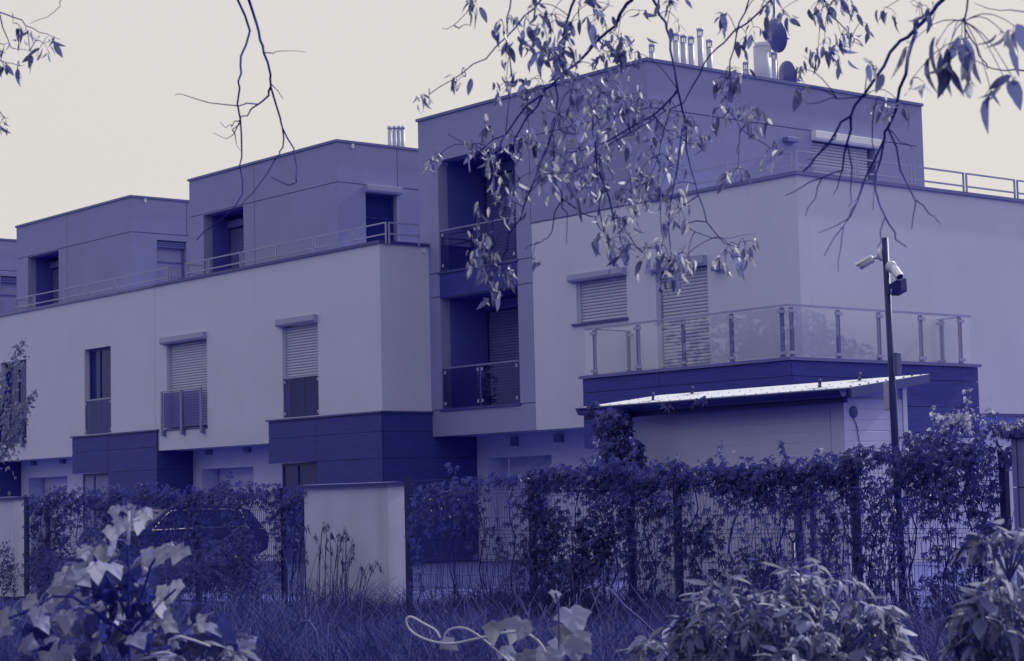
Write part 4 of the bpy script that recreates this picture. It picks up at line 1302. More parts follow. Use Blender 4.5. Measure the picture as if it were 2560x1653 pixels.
# traced in metres: (start radius, end radius, points) and (x, y, z, spread, leaves, leaf length)
BRANCHES=[
 (0.008,0.0022,[(-7.549,4.638,3.969),(-7.761,4.787,3.917),(-7.692,4.807,3.76),(-7.584,4.691,3.61),(-7.46,4.615,3.5),(-7.415,4.578,3.422),(-7.516,4.642,3.307),(-7.761,4.799,3.228),(-7.847,4.84,3.166),(-7.78,4.812,3.019),(-7.758,4.76,2.957),(-7.793,4.683,2.877),(-7.85,4.609,2.802)]),
 (0.01,0.002,[(-7.572,4.685,3.981),(-7.761,4.847,3.926),(-7.683,4.838,3.796),(-7.537,4.763,3.684),(-7.412,4.702,3.594),(-7.321,4.678,3.475),(-7.365,4.707,3.432),(-7.627,4.922,3.362),(-7.693,4.977,3.33),(-7.654,5.012,3.232),(-7.501,4.928,3.114),(-7.394,4.853,3.025),(-7.439,4.841,3.017),(-7.656,4.89,3.088)]),
 (0.0055,0.002,[(-7.365,4.707,3.432),(-7.415,4.727,3.405),(-7.451,4.696,3.369),(-7.508,4.674,3.324),(-7.52,4.641,3.303),(-7.572,4.635,3.269)]),
 (0.0035,0.0012,[(-7.451,4.696,3.369),(-7.436,4.587,3.347),(-7.528,4.495,3.366),(-7.776,4.519,3.444),(-7.886,4.525,3.467)]),
 (0.004,0.0015,[(-7.693,4.977,3.33),(-7.72,4.996,3.248),(-7.716,4.976,3.21),(-7.725,4.935,3.155),(-7.71,4.859,3.061),(-7.718,4.79,2.986),(-7.716,4.761,2.954)]),
 (0.003,0.0009,[(-7.412,4.702,3.594),(-7.342,4.706,3.579),(-7.299,4.723,3.583),(-7.223,4.798,3.574)]),
 (0.003,0.0009,[(-7.526,4.645,3.301),(-7.551,4.619,3.275),(-7.538,4.578,3.267),(-7.501,4.528,3.279)]),
 (0.003,0.0009,[(-7.572,4.635,3.269),(-7.673,4.714,3.245),(-7.777,4.804,3.219)]),
 (0.003,0.0009,[(-7.544,4.651,3.293),(-7.614,4.669,3.259),(-7.632,4.639,3.236),(-7.549,4.523,3.24)]),
 (0.003,0.001,[(-7.348,4.696,3.443),(-7.404,4.77,3.429),(-7.483,4.848,3.416)]),
 (0.0115,0.0035,[(-5.639,5.322,3.651),(-5.803,5.43,3.597),(-5.835,5.419,3.573),(-5.934,5.46,3.522),(-5.994,5.403,3.46),(-6.076,5.374,3.385),(-6.16,5.297,3.294),(-6.19,5.275,3.261),(-6.242,5.228,3.166),(-6.24,5.16,3.068)]),
 (0.005,0.0012,[(-6.19,5.275,3.261),(-6.263,5.206,3.178),(-6.299,5.163,3.097),(-6.36,5.106,3.056),(-6.383,5.035,3.056),(-6.263,4.834,3.064)]),
 (0.0085,0.0018,[(-5.863,5.558,3.736),(-6.054,5.788,3.702),(-6.078,5.843,3.651),(-5.99,5.801,3.563),(-5.841,5.673,3.435),(-5.718,5.588,3.239),(-5.858,5.75,3.188),(-5.987,5.895,3.148),(-6.051,5.954,3.082),(-5.935,5.873,2.944),(-5.756,5.726,2.819),(-5.679,5.691,2.698),(-5.832,5.944,2.645),(-5.891,6.088,2.64)]),
 (0.005,0.0015,[(-5.655,5.531,3.213),(-5.752,5.483,3.123),(-5.817,5.345,3.039),(-5.85,5.278,3.003),(-5.895,5.21,2.974),(-5.974,5.165,2.964)]),
 (0.007,0.002,[(-5.448,4.837,3.535),(-5.42,4.783,3.424),(-5.465,4.792,3.375),(-5.58,4.864,3.328),(-5.741,4.964,3.277),(-5.857,5.059,3.213),(-5.811,5.018,3.102),(-5.7,4.9,2.987),(-5.596,4.742,2.834),(-5.582,4.679,2.721),(-5.675,4.712,2.639),(-5.862,4.798,2.55),(-5.986,4.836,2.481),(-6.011,4.806,2.453)]),
 (0.005,0.002,[(-6.059,5.034,3.7),(-5.952,4.92,3.556),(-5.856,4.817,3.448),(-5.76,4.74,3.352),(-5.745,4.718,3.291),(-5.812,4.796,3.241),(-5.911,4.887,3.22)]),
 (0.006,0.0015,[(-5.751,4.994,3.626),(-5.716,4.874,3.5),(-5.745,4.813,3.435),(-5.76,4.736,3.347),(-5.8,4.666,3.261),(-5.871,4.603,3.209),(-5.942,4.549,3.164),(-5.969,4.522,3.138)]),
 (0.004,0.001,[(-6.133,4.982,3.673),(-6.181,4.914,3.587),(-6.19,4.883,3.546),(-6.215,4.838,3.496),(-6.267,4.819,3.492)]),
 (0.003,0.001,[(-6.215,4.838,3.496),(-6.16,4.837,3.483),(-6.097,4.83,3.47)]),
 (0.006,0.002,[(-5.479,6.016,3.721),(-5.507,5.925,3.606),(-5.57,5.851,3.513),(-5.636,5.781,3.436),(-5.677,5.739,3.387),(-5.738,5.735,3.316),(-5.875,5.774,3.226),(-5.929,5.618,3.136),(-5.988,5.48,3.053),(-6.018,5.428,3.017)]),
 (0.005,0.002,[(-5.389,6.045,3.705),(-5.499,6.241,3.65),(-5.639,6.474,3.626),(-5.605,6.535,3.554),(-5.49,6.467,3.48)]),
 (0.011,0.003,[(-4.113,5.43,3.33),(-4.171,5.36,3.262),(-4.178,5.28,3.192),(-4.2,5.21,3.127),(-4.233,5.176,3.093),(-4.22,5.074,2.994),(-4.252,5.008,2.898),(-4.308,4.999,2.832),(-4.357,4.982,2.788),(-4.46,4.988,2.715),(-4.517,4.99,2.677)]),
 (0.005,0.0015,[(-4.308,4.999,2.832),(-4.442,5.132,2.779),(-4.605,5.29,2.72),(-4.61,5.19,2.686),(-4.62,5.1,2.649),(-4.63,5.023,2.614)]),
 (0.007,0.002,[(-4.18,5.194,3.114),(-4.154,5.112,3.009),(-4.24,5.17,2.931),(-4.455,5.362,2.853),(-4.505,5.402,2.827),(-4.559,5.441,2.763),(-4.497,5.334,2.639),(-4.283,5.124,2.504),(-4.228,5.105,2.444),(-4.291,5.236,2.412)]),
 (0.004,0.0012,[(-4.455,5.362,2.853),(-4.441,5.403,2.706),(-4.199,5.175,2.556),(-4.169,5.212,2.504),(-4.232,5.344,2.489)]),
 (0.0025,0.0012,[(-4.199,5.175,2.556),(-4.182,5.146,2.501),(-4.214,5.173,2.458)]),
 (0.0025,0.0012,[(-4.283,5.124,2.504),(-4.263,5.071,2.448),(-4.269,5.061,2.399)]),
 (0.0045,0.0012,[(-4.505,5.402,2.827),(-4.592,5.4,2.708),(-4.554,5.306,2.607),(-4.506,5.173,2.505),(-4.462,5.018,2.387)]),
 (0.003,0.001,[(-4.554,5.306,2.607),(-4.515,5.21,2.534),(-4.638,5.193,2.498)]),
 (0.0025,0.001,[(-4.506,5.173,2.505),(-4.394,5.024,2.403),(-4.353,4.961,2.32)]),
 (0.003,0.001,[(-4.442,5.132,2.779),(-4.628,5.355,2.658),(-4.581,5.284,2.585)]),
 (0.0025,0.001,[(-4.255,5.01,2.89),(-4.337,4.97,2.892),(-4.427,4.976,2.894),(-4.563,5.053,2.943)]),
 (0.0025,0.001,[(-4.357,4.982,2.788),(-4.4,5.001,2.762),(-4.452,4.994,2.723),(-4.454,4.943,2.704)]),
 (0.0025,0.001,[(-4.605,5.29,2.72),(-4.662,5.324,2.665),(-4.675,5.316,2.643)]),
 (0.0025,0.001,[(-4.61,5.19,2.686),(-4.696,5.249,2.633),(-4.742,5.243,2.573)]),
 (0.0025,0.001,[(-4.559,5.441,2.763),(-4.579,5.414,2.722),(-4.585,5.377,2.674),(-4.571,5.307,2.606)]),
 (0.0025,0.001,[(-4.293,5.102,2.87),(-4.502,5.332,2.81),(-4.551,5.391,2.686),(-4.395,5.196,2.546)]),
 (0.0025,0.001,[(-4.455,5.362,2.853),(-4.51,5.489,2.826),(-4.462,5.497,2.792)]),
 (0.005,0.002,[(-3.855,5.1,3.224),(-3.791,4.965,3.108),(-3.784,4.935,3.035),(-3.843,5.035,3.01),(-3.978,5.256,3.004),(-4.042,5.383,2.988)]),
 (0.004,0.0012,[(-3.99,5.595,3.019),(-4.047,5.59,3.007),(-4.133,5.599,3.024),(-4.149,5.504,3.037),(-4.029,5.257,3.035)]),
 (0.003,0.001,[(-3.998,5.619,3.186),(-3.94,5.456,3.169),(-3.882,5.25,3.133),(-3.881,5.118,3.138)]),
 (0.005,0.0015,[(-5.589,5.929,3.732),(-5.457,5.72,3.514),(-5.464,5.676,3.424),(-5.559,5.731,3.341),(-5.731,5.908,3.29),(-5.812,5.994,3.254),(-5.78,6.007,3.13),(-5.503,5.86,3.006),(-5.436,5.833,2.976)]),
 (0.0025,0.001,[(-5.78,6.007,3.13),(-5.711,5.928,3.053),(-5.635,5.841,2.98)]),
 (0.004,0.0012,[(-5.627,4.843,2.886),(-5.617,4.855,2.777),(-5.725,4.963,2.74),(-5.93,5.085,2.648),(-5.974,5.052,2.605),(-5.985,4.986,2.577)]),
 (0.003,0.001,[(-5.725,4.963,2.74),(-5.844,5.091,2.711),(-5.957,5.181,2.605)]),
 (0.004,0.0012,[(-5.725,4.963,2.74),(-5.871,5.191,2.722),(-5.875,5.267,2.714),(-5.814,5.248,2.642),(-5.715,5.176,2.577)]),
 (0.004,0.0012,[(-5.659,5.07,3.012),(-5.696,5.118,2.9),(-5.955,5.36,2.811),(-6.003,5.413,2.72),(-5.764,5.225,2.535),(-5.665,5.139,2.453)]),
 (0.004,0.0012,[(-5.78,5.206,2.875),(-5.925,5.415,2.702),(-5.628,5.25,2.567),(-5.557,5.226,2.529)]),
 (0.004,0.0012,[(-5.77,5.661,3.09),(-5.709,5.52,2.766),(-5.587,5.398,2.533),(-5.698,5.495,2.475)]),
 (0.003,0.0012,[(-5.792,5.552,2.837),(-5.534,5.3,2.614),(-5.506,5.267,2.551)]),
 (0.004,0.0012,[(-6.147,5.038,3.06),(-6.142,4.993,2.994),(-6.048,4.892,2.886),(-5.855,4.733,2.729),(-5.857,4.725,2.614),(-6.032,4.87,2.543),(-6.232,5.016,2.434)]),
 (0.004,0.0012,[(-6.088,5.034,3.032),(-5.943,4.949,2.943),(-5.835,4.781,2.779),(-5.837,4.695,2.642)]),
 (0.003,0.001,[(-6.206,4.983,3.02),(-6.219,4.961,2.986),(-6.231,4.941,2.959)]),
 (0.003,0.001,[(-6.378,4.92,2.961),(-6.354,4.83,2.962),(-6.334,4.76,2.949)]),
 (0.003,0.001,[(-6.331,4.992,2.996),(-6.378,4.92,2.961)]),
 (0.003,0.001,[(-5.756,5.726,2.819),(-5.809,5.686,2.779),(-5.822,5.649,2.743)]),
 (0.003,0.001,[(-5.679,5.691,2.698),(-5.723,5.623,2.693),(-5.714,5.661,2.66),(-5.81,5.955,2.664),(-5.835,6.137,2.698)]),
 (0.003,0.001,[(-5.718,5.588,3.239),(-5.831,5.65,3.169),(-6.023,5.781,3.087),(-6.148,5.845,2.983),(-6.215,5.779,2.894)]),
 (0.003,0.001,[(-5.824,5.551,3.142),(-5.984,5.795,3.119),(-6.044,5.953,3.098),(-6.007,5.993,3.087)]),
 (0.004,0.001,[(-7.784,3.514,3.703),(-7.924,3.694,3.741),(-7.983,3.782,3.744),(-7.972,3.837,3.711),(-7.863,3.845,3.662),(-7.715,3.832,3.613),(-7.608,3.818,3.577)]),
 (0.003,0.001,[(-7.945,3.704,3.735),(-8.02,3.779,3.646),(-7.923,3.773,3.589),(-7.791,3.769,3.554)]),
 (0.003,0.001,[(-8.106,3.699,3.586),(-7.99,3.725,3.548),(-7.851,3.719,3.507),(-7.721,3.712,3.475)]),
 (0.003,0.001,[(-7.764,3.543,3.283),(-7.625,3.555,3.24),(-7.603,3.582,3.216)]),
 (0.002,0.001,[(-7.856,3.964,3.839),(-7.848,3.939,3.786),(-7.884,3.895,3.739),(-7.957,3.85,3.719)]),
]
CLUSTERS=[
 (-6.042,4.797,3.54,0.042,8,0.074),(-5.661,4.625,3.371,0.032,4,0.074),(-5.786,4.791,3.419,0.025,3,0.074),(-5.553,4.671,3.388,0.063,9,0.074),
 (-5.279,4.549,3.292,0.061,12,0.074),(-5.571,4.767,3.324,0.056,9,0.074),(-5.678,4.99,3.408,0.049,9,0.074),(-5.534,4.974,3.443,0.081,13,0.074),
 (-6.107,5.535,3.585,0.072,11,0.074),(-5.793,5.339,3.408,0.069,18,0.074),(-5.983,5.464,3.407,0.053,11,0.074),(-5.808,5.387,3.365,0.043,8,0.074),
 (-5.728,5.371,3.356,0.026,4,0.074),(-5.519,4.804,3.237,0.064,14,0.074),(-5.58,4.855,3.19,0.048,11,0.074),(-5.999,5.109,3.383,0.069,11,0.074),
 (-5.875,4.916,3.352,0.05,7,0.074),(-5.907,4.855,3.334,0.042,5,0.074),(-6.072,5.02,3.246,0.069,13,0.074),(-5.763,4.734,3.176,0.024,5,0.074),
 (-5.759,4.535,3.16,0.035,6,0.074),(-6.041,4.576,3.131,0.043,6,0.074),(-6.329,5.35,3.348,0.054,8,0.074),(-6.406,5.401,3.294,0.073,13,0.074),
 (-6.287,5.541,3.363,0.073,15,0.074),(-5.607,4.919,3.12,0.065,13,0.074),(-5.683,5.14,3.141,0.083,18,0.074),(-6.101,5.544,3.312,0.072,11,0.074),
 (-5.992,5.537,3.22,0.08,13,0.074),(-5.693,5.353,3.149,0.068,11,0.074),(-5.642,5.056,3.058,0.074,16,0.074),(-5.594,4.84,3.011,0.08,16,0.074),
 (-6.045,5.535,3.139,0.089,16,0.074),(-6.148,5.752,3.159,0.073,13,0.074),(-6.385,5.123,3.097,0.071,11,0.074),(-6.268,4.961,3.01,0.052,9,0.074),
 (-6.581,5.001,2.998,0.057,9,0.074),(-6.195,5.012,2.969,0.06,12,0.074),(-6.29,5.205,3.073,0.053,8,0.074),(-6.099,5.136,3.001,0.078,16,0.074),
 (-5.633,4.847,2.871,0.081,19,0.074),(-5.852,5.171,2.95,0.085,18,0.074),(-5.736,5.179,2.9,0.084,18,0.074),(-5.943,5.462,3.026,0.079,15,0.074),
 (-5.41,4.736,2.75,0.078,18,0.074),(-5.535,4.74,2.767,0.071,16,0.074),(-5.768,4.79,2.788,0.073,15,0.074),(-5.594,4.582,2.683,0.055,14,0.074),
 (-5.612,4.466,2.645,0.028,6,0.074),(-6.127,4.934,2.9,0.06,11,0.074),(-5.854,5.236,2.836,0.076,15,0.074),(-6.23,5.794,2.934,0.083,16,0.074),
 (-6.228,5.739,2.837,0.091,20,0.074),(-6.099,5.746,2.894,0.072,13,0.074),(-5.981,5.731,2.823,0.08,16,0.074),(-5.658,5.514,2.729,0.06,9,0.074),
 (-6.058,5.86,2.971,0.082,13,0.074),(-5.995,5.702,2.985,0.072,13,0.074),(-6.121,6.003,3.124,0.074,11,0.074),(-5.896,5.882,3.077,0.045,7,0.074),
 (-5.891,5.855,3.129,0.045,5,0.074),(-6.145,5.899,3.136,0.074,9,0.074),(-5.689,5.559,3.101,0.069,9,0.074),(-5.881,5.65,3.196,0.062,9,0.074),
 (-6.107,4.867,2.619,0.059,11,0.074),(-5.815,4.695,2.525,0.068,16,0.074),(-5.832,4.635,2.491,0.04,9,0.074),(-5.827,4.734,2.447,0.049,12,0.074),
 (-6.377,5.133,2.436,0.035,8,0.074),(-6.03,5.064,2.537,0.026,4,0.074),(-5.792,5.289,2.678,0.068,16,0.074),(-5.62,5.107,2.562,0.066,13,0.074),
 (-5.571,5.105,2.523,0.049,11,0.074),(-5.526,5.219,2.525,0.066,14,0.074),(-5.466,5.272,2.473,0.065,16,0.074),(-5.657,5.529,2.542,0.06,12,0.074),
 (-5.905,5.681,2.471,0.039,7,0.074),(-5.778,5.67,2.528,0.044,9,0.074),(-5.947,6.067,2.623,0.051,9,0.074),(-6.095,6.341,2.694,0.042,8,0.074),
 (-5.67,5.834,2.561,0.049,7,0.074),(-5.93,5.79,3.648,0.054,8,0.074),(-6.187,6.063,3.664,0.028,3,0.074),(-5.925,5.586,3.591,0.027,3,0.074),
 (-5.449,5.589,3.477,0.042,7,0.074),(-5.652,5.931,3.475,0.044,4,0.074),(-5.614,5.932,3.504,0.044,6,0.074),(-5.717,5.891,3.338,0.062,8,0.074),
 (-5.643,5.788,3.277,0.052,11,0.074),(-5.679,5.822,3.198,0.061,11,0.074),(-5.84,5.908,3.18,0.045,6,0.074),(-5.572,5.858,3.131,0.058,9,0.074),
 (-5.669,6.01,3.136,0.05,7,0.074),(-5.864,6.076,2.963,0.051,8,0.074),(-5.347,5.76,2.938,0.047,7,0.074),(-4.351,4.777,2.88,0.035,6,0.074),
 (-4.352,4.803,2.968,0.028,4,0.074),(-5.368,5.738,3.533,0.051,8,0.074),(-5.617,6.106,3.6,0.036,5,0.074),(-5.448,6.157,3.609,0.071,10,0.074),
 (-5.537,6.365,3.638,0.064,10,0.074),(-5.416,6.306,3.578,0.045,6,0.074),(-4.47,5.397,3.274,0.038,5,0.074),(-4.172,5.203,3.193,0.057,8,0.074),
 (-5.546,6.286,3.464,0.063,9,0.074),(-5.434,6.266,3.476,0.053,8,0.074),(-5.499,6.191,3.407,0.045,6,0.074),(-5.501,6.313,3.422,0.054,5,0.074),
 (-5.641,6.677,3.627,0.028,3,0.074),(-4.089,4.854,2.933,0.034,4,0.074),(-4.007,4.951,2.889,0.034,6,0.074),(-4.268,5.123,2.868,0.047,8,0.074),
 (-4.136,5.03,2.85,0.039,5,0.074),(-8.354,3.916,3.699,0.039,6,0.074),(-7.733,3.722,3.62,0.036,5,0.074),(-7.773,3.82,3.576,0.055,11,0.074),
 (-8.157,3.823,3.553,0.038,5,0.074),(-7.784,3.707,3.461,0.026,3,0.074),(-7.93,3.716,3.274,0.037,6,0.074),(-7.972,3.777,3.703,0.037,4,0.074),
 (-3.499,4.431,2.823,0.048,5,0.125),(-3.472,4.463,2.834,0.036,4,0.125),(-3.451,4.486,2.852,0.03,3,0.125),(-3.448,4.497,2.797,0.024,3,0.125),
 (-3.375,4.579,2.855,0.048,5,0.125),(-3.354,4.601,2.878,0.036,4,0.125),(-3.41,4.556,2.7,0.019,3,0.125),(-3.384,4.583,2.735,0.022,3,0.125),
 (-3.368,4.603,2.735,0.017,2,0.125),(-3.448,4.507,2.725,0.017,2,0.125),(-3.488,4.452,2.775,0.024,3,0.125),(-3.544,4.375,2.837,0.03,3,0.125),
]
VINE_LEAVES=[(-5.29,2.846,1.553,0.043),(-5.355,2.951,1.573,0.041),(-5.13,2.814,1.551,0.042),(-5.411,2.891,1.592,0.039),(-5.313,2.829,1.531,0.043),(-5.68,3.082,1.598,0.041),(-5.605,3.109,1.588,0.035),(-5.494,2.893,1.463,0.057),(-5.179,2.757,1.484,0.037),(-5.389,2.758,1.408,0.066),(-5.407,2.724,1.403,0.055),(-5.293,2.822,1.425,0.055),(-5.356,2.765,1.471,0.055),(-5.635,3.135,1.44,0.07),(-5.156,2.909,1.471,0.055),(-5.071,2.913,1.471,0.054),(-5.628,3.205,1.467,0.041),(-5.408,3.087,1.354,0.06),(-5.698,3.209,1.319,0.066),(-5.341,2.996,1.303,0.051),(-5.679,3.128,1.355,0.052),(-5.516,3.05,1.381,0.045),(-5.777,2.888,1.343,0.059),(-5.71,2.921,1.329,0.059),(-5.607,2.771,1.316,0.057),(-5.318,2.683,1.285,0.057),(-5.439,2.668,1.272,0.05),(-5.889,2.848,1.312,0.046),(-5.956,2.8,1.271,0.054),(-5.981,2.803,1.227,0.054),(-5.529,2.693,1.295,0.046),(-5.559,3.011,1.303,0.053),(-5.666,3.042,1.279,0.054),(-5.532,3.029,1.29,0.053),(-5.723,2.997,1.219,0.059),(-5.503,2.947,1.22,0.052),(-5.524,3.061,1.229,0.053),(-5.501,3.123,1.24,0.058),(-5.304,2.903,1.215,0.051),(-5.628,3.234,1.209,0.041),(-5.964,2.866,1.178,0.046),(-5.24,2.738,1.423,0.054),(-5.827,3.022,1.377,0.049),(-5.915,2.932,1.176,0.046)]
CENTRE_LEAVES=[(-5.539,4.804,1.172,0.09),(-5.341,4.659,1.105,0.075),(-5.643,4.837,1.068,0.073),(-5.38,4.668,1.074,0.067),(-5.712,4.801,1.036,0.07),(-5.668,4.65,1.145,0.075),(-5.531,4.431,1.154,0.066),(-5.502,4.537,1.137,0.045),(-5.563,4.743,1.257,0.034),(-5.802,4.432,1.091,0.053),(-5.726,4.643,1.046,0.063),(-5.646,4.845,1.114,0.057),(-5.46,4.632,1.043,0.061),(-5.451,4.507,1.049,0.06)]
LOOP_A=[(-5.796,4.393,1.111),(-5.804,4.379,1.142),(-5.833,4.341,1.166),(-5.853,4.312,1.19),(-5.868,4.294,1.187),(-5.868,4.299,1.153),(-5.851,4.324,1.122),(-5.814,4.373,1.096),(-5.77,4.428,1.087),(-5.726,4.479,1.101),(-5.683,4.53,1.114),(-5.654,4.564,1.124),(-5.603,4.625,1.129),(-5.563,4.68,1.081),(-5.556,4.702,0.988)]
LOOP_B=[(-5.793,4.4,1.089),(-5.782,4.406,1.133),(-5.759,4.433,1.148),(-5.732,4.467,1.144),(-5.703,4.506,1.111),(-5.677,4.544,1.07),(-5.642,4.593,1.014)]
STEM_C=[(-5.536,4.726,0.987),(-5.524,4.724,1.11),(-5.52,4.721,1.172),(-5.517,4.717,1.234),(-5.521,4.707,1.263)]
STEM_L=[(-5.427,2.944,1.118),(-5.414,2.935,1.298),(-5.405,2.931,1.413),(-5.4,2.927,1.49),(-5.396,2.926,1.54),(-5.391,2.925,1.593)]
STEM_L2=[(-5.416,2.936,1.272),(-5.434,2.904,1.35),(-5.454,2.871,1.415),(-5.47,2.845,1.467),(-5.506,2.806,1.43)]
STEM_L3=[(-5.414,2.938,1.272),(-5.387,2.964,1.335),(-5.363,2.981,1.425),(-5.339,3.004,1.475),(-5.302,3.049,1.471)]
STEM_L4=[(-5.42,2.938,1.221),(-5.472,2.866,1.287),(-5.517,2.805,1.34),(-5.558,2.755,1.342),(-5.593,2.716,1.304),(-5.644,2.657,1.28)]
STEM_L5=[(-5.418,2.941,1.221),(-5.374,2.986,1.284),(-5.338,3.024,1.334),(-5.32,3.043,1.356)]
ARCH_L=[(-5.527,3.141,1.099),(-5.529,3.131,1.153),(-5.522,3.134,1.192),(-5.5,3.16,1.201),(-5.468,3.202,1.184),(-5.444,3.233,1.169)]
STEM_D=[(-7.637,5.003,1.068),(-7.614,5.029,1.079),(-7.597,5.057,1.032),(-7.595,5.07,0.955),(-7.599,5.078,0.858)]
STRAW_A=[(-7.122,6.407,1.168),(-7.081,6.469,1.085),(-7.029,6.543,1.006),(-6.961,6.642,0.881),(-6.94,6.675,0.82)]
STRAW_B=[(-6.544,6.351,0.937),(-6.479,6.424,0.992),(-6.413,6.496,1.048),(-6.36,6.554,1.104),(-6.318,6.597,1.16),(-6.292,6.626,1.188)]

# ------------------------------------------------------------------ vegetation
def bend_path(a, c, sag, n=5):
    a, c = Vector(a), Vector(c)
    return [a.lerp(c, k / n) + Vector((0, 0, sag * math.sin(math.pi * k / n))) for k in range(n + 1)]


LANCE = [lance_leaf(0.36, 0.15, 0.10), lance_leaf(0.32, 0.45, 0.16, 0.5), lance_leaf(0.40, 0.05, 0.05, -0.4), lance_leaf(0.26, 0.85, 0.22, 0.9)]


def hanging_tree():
    bx, by = -3.3, 8.7
    t = thing('overhanging_tree', 'leafy tree whose drooping branches hang across the top of the view', 'tree', (bx, by, 0.3))
    MB().tube([(bx, by, 0.2), (bx + .05, by, 1.5), (bx - .05, by - .1, 3.0), (bx - 0.2, by - .2, 4.6), (bx - .3, by - .4, 6.4)], [0.24, 0.19, 0.17, 0.13, 0.07], 14).build('trunk', M_BARK, t)
    # limbs above the view carry the branches
    limbs = [[(bx - 0.2, by - .2, 4.3), (-4.6, 6.6, 4.75), (-5.8, 5.6, 4.75), (-6.6, 4.7, 4.6), (-7.2, 3.9, 4.5)],
             [(-5.8, 5.6, 4.75), (-6.6, 5.4, 4.6), (-6.9, 5.0, 4.4)],
             [(-6.6, 4.7, 4.6), (-7.4, 3.6, 4.75), (-8.0, 2.9, 4.6), (-8.4, 1.9, 4.4)],
             [(bx - 0.15, by - .2, 4.0), (-4.1, 7.2, 4.35), (-4.6, 6.0, 4.3), (-4.9, 5.2, 4.1)]]
    for lp, r in zip(limbs, (0.07, 0.035, 0.03, 0.05)):
        MB().tube(lp, [r * (1 - 0.6 * k / (len(lp) - 1)) for k in range(len(lp))], 10).build('limb', M_BARK, t)
    limb_pts = [Vector(p) for lp in limbs for p in lp]
    for lp in limbs:
        for a, c in zip(lp[:-1], lp[1:]):
            for k in range(1, 5):
                limb_pts.append(Vector(a).lerp(Vector(c), k / 5))
    allpts = []
    for r0, r1, pts in BRANCHES:
        P = [Vector(p) for p in pts]
        top = P[0]
        rel = top - Vector((0, 0, 1.6))
        if -rel.dot(DOWN) > 0.169 * rel.dot(FORWARD):         # branch that leaves the view: join it to a limb
            q = min(limb_pts, key=lambda v: (v - top).length)
            P = bend_path(q, top, 0.08, 4)[:-1] + P
        Q = [P[0]]
        for a, c in zip(P[:-1], P[1:]):         # small kinks at the buds
            mid = a.lerp(c, 0.5) + Vector(rng.normal(size=3)) * 0.006
            Q += [mid, c]
        n = len(Q)
        rs = [r0 + (r1 - r0) * (k / (n - 1)) ** 0.8 for k in range(n)]
        MB().tube(Q, rs, 7).build('branch', M_BARK, t)
        allpts += Q
    allpts = np.array([tuple(p) for p in allpts])
    items = []
    tw = MB()
    for (x, y, z, r, n, L) in CLUSTERS:
        c = Vector((x, y, z))
        i = int(np.argmin(((allpts - np.array((x, y, z))) ** 2).sum(1)))
        b = Vector(allpts[i])
        tip = c + Vector((0, 0, r * 0.3))
        if (b - tip).length < 0.9:
            path = bend_path(b, tip, 0.03, 5)
            tw.tube(path, [0.002 - 0.0009 * k / 5 for k in range(6)], 5)
        nodes = [tip.lerp(c, 0.5)]
        for k in range(max(2, n // 2)):           # short spurs inside the cluster
            v = rand_unit()
            e = c + Vector((v.x * r, v.y * r, v.z * r * 0.9))
            tw.tube([tip, tip.lerp(e, 0.5) + Vector((0, 0, 0.008)), e], [0.0013, 0.0011, 0.0008], 4)
            nodes.append(e)
        for k in range(int(n * (1.5 if L < 0.1 else 1.0))):
            p = nodes[int(rng.integers(len(nodes)))] + Vector(rng.normal(size=3)) * r * 0.26
            ax = Vector((0, 0, -1)) + Vector(rng.normal(size=3)) * 0.42
            pale = rng.random() < (0.55 if z < 3.15 else 0.14)
            size = L * (0.45 + 0.62 * rng.random()) * (0.68 if pale else 1.0)
            si = int(rng.integers(4)) if pale else int(rng.integers(3))
            M = frame_matrix(p, ax, rand_unit(), size, 0.72 + 0.35 * rng.random())
            items.append((M, si, 1 if pale else 0))
    tw.build('twigs', M_BARK, t)['kind'] = 'stuff'
    # crown above the view
    for k in range(400):
        lp = limb_pts[int(rng.integers(len(limb_pts)))]
        p = lp + Vector(rng.normal(size=3)) * 0.35
        p.z = max(p.z, 4.15 + 0.2 * rng.random())
        items.append((frame_matrix(p, Vector((0, 0, -1)) + Vector(rng.normal(size=3)) * 0.5, rand_unit(), 0.075 * (0.7 + 0.5 * rng.random())), int(rng.integers(3)), 0))
    crown = [it for it in items if it[0].translation.z > 4.1]
    seen = [it for it in items if it[0].translation.z <= 4.1]
    scatter(t, LANCE, seen, [M_LEAF, M_LEAFPALE], 300)
    scatter(t, LANCE, crown, [M_LEAF, M_LEAFPALE], 0)


hanging_tree()

PALM = [palmate_leaf(5, 0.35), palmate_leaf(5, 0.7), palmate_leaf(3, 0.5)]


def creeper(label, blobs, stems=(), size=0.092, limit=300, front=-1.0, mats=None, name='creeper', cat='creeper', base=None, spread=0.6, sunlit_tip_z=9.0):
    """climbing plant: blobs are (x, y, z, rx, ry, rz, count)"""
    x, y = blobs[0][0], blobs[0][1]
    t = thing(name, label, cat, base or (x, y, 0.15), 'creepers on the wire fence' if name == 'creeper' else None)
    items = []
    for (cx, cy, cz, rx, ry, rz, n) in blobs:
        for k in range(n):
            v = rand_unit() * (rng.random() ** 0.45)
            p = Vector((cx + v.x * rx, cy + v.y * ry, cz + v.z * rz))
            nrm = Vector((0.25 * rng.normal(), -0.75 + 0.4 * rng.normal(), 0.75 + 0.4 * rng.normal()))
            ax = Vector((spread * rng.normal(), -0.55 + 0.4 * rng.normal(), -0.65 + 0.45 * rng.normal()))
            tip = p.z > sunlit_tip_z + 0.12 * rng.normal()  # sunlight painted on the topmost leaves: paler material above this height
            items.append((frame_matrix(p, ax, nrm, size * (0.5 + 0.75 * rng.random()) * (0.62 if tip else 1.0)), int(rng.integers(3)), 1 if tip else 0))
    for pts in stems:
        n = len(pts)
        MB().tube(pts, [0.012 * (1 - 0.6 * k / (n - 1)) for k in range(n)], 6).build('stem', M_BARK, t)
    scatter(t, PALM, items, mats or [M_CREEPER, M_VINELEAF], limit)
    return t


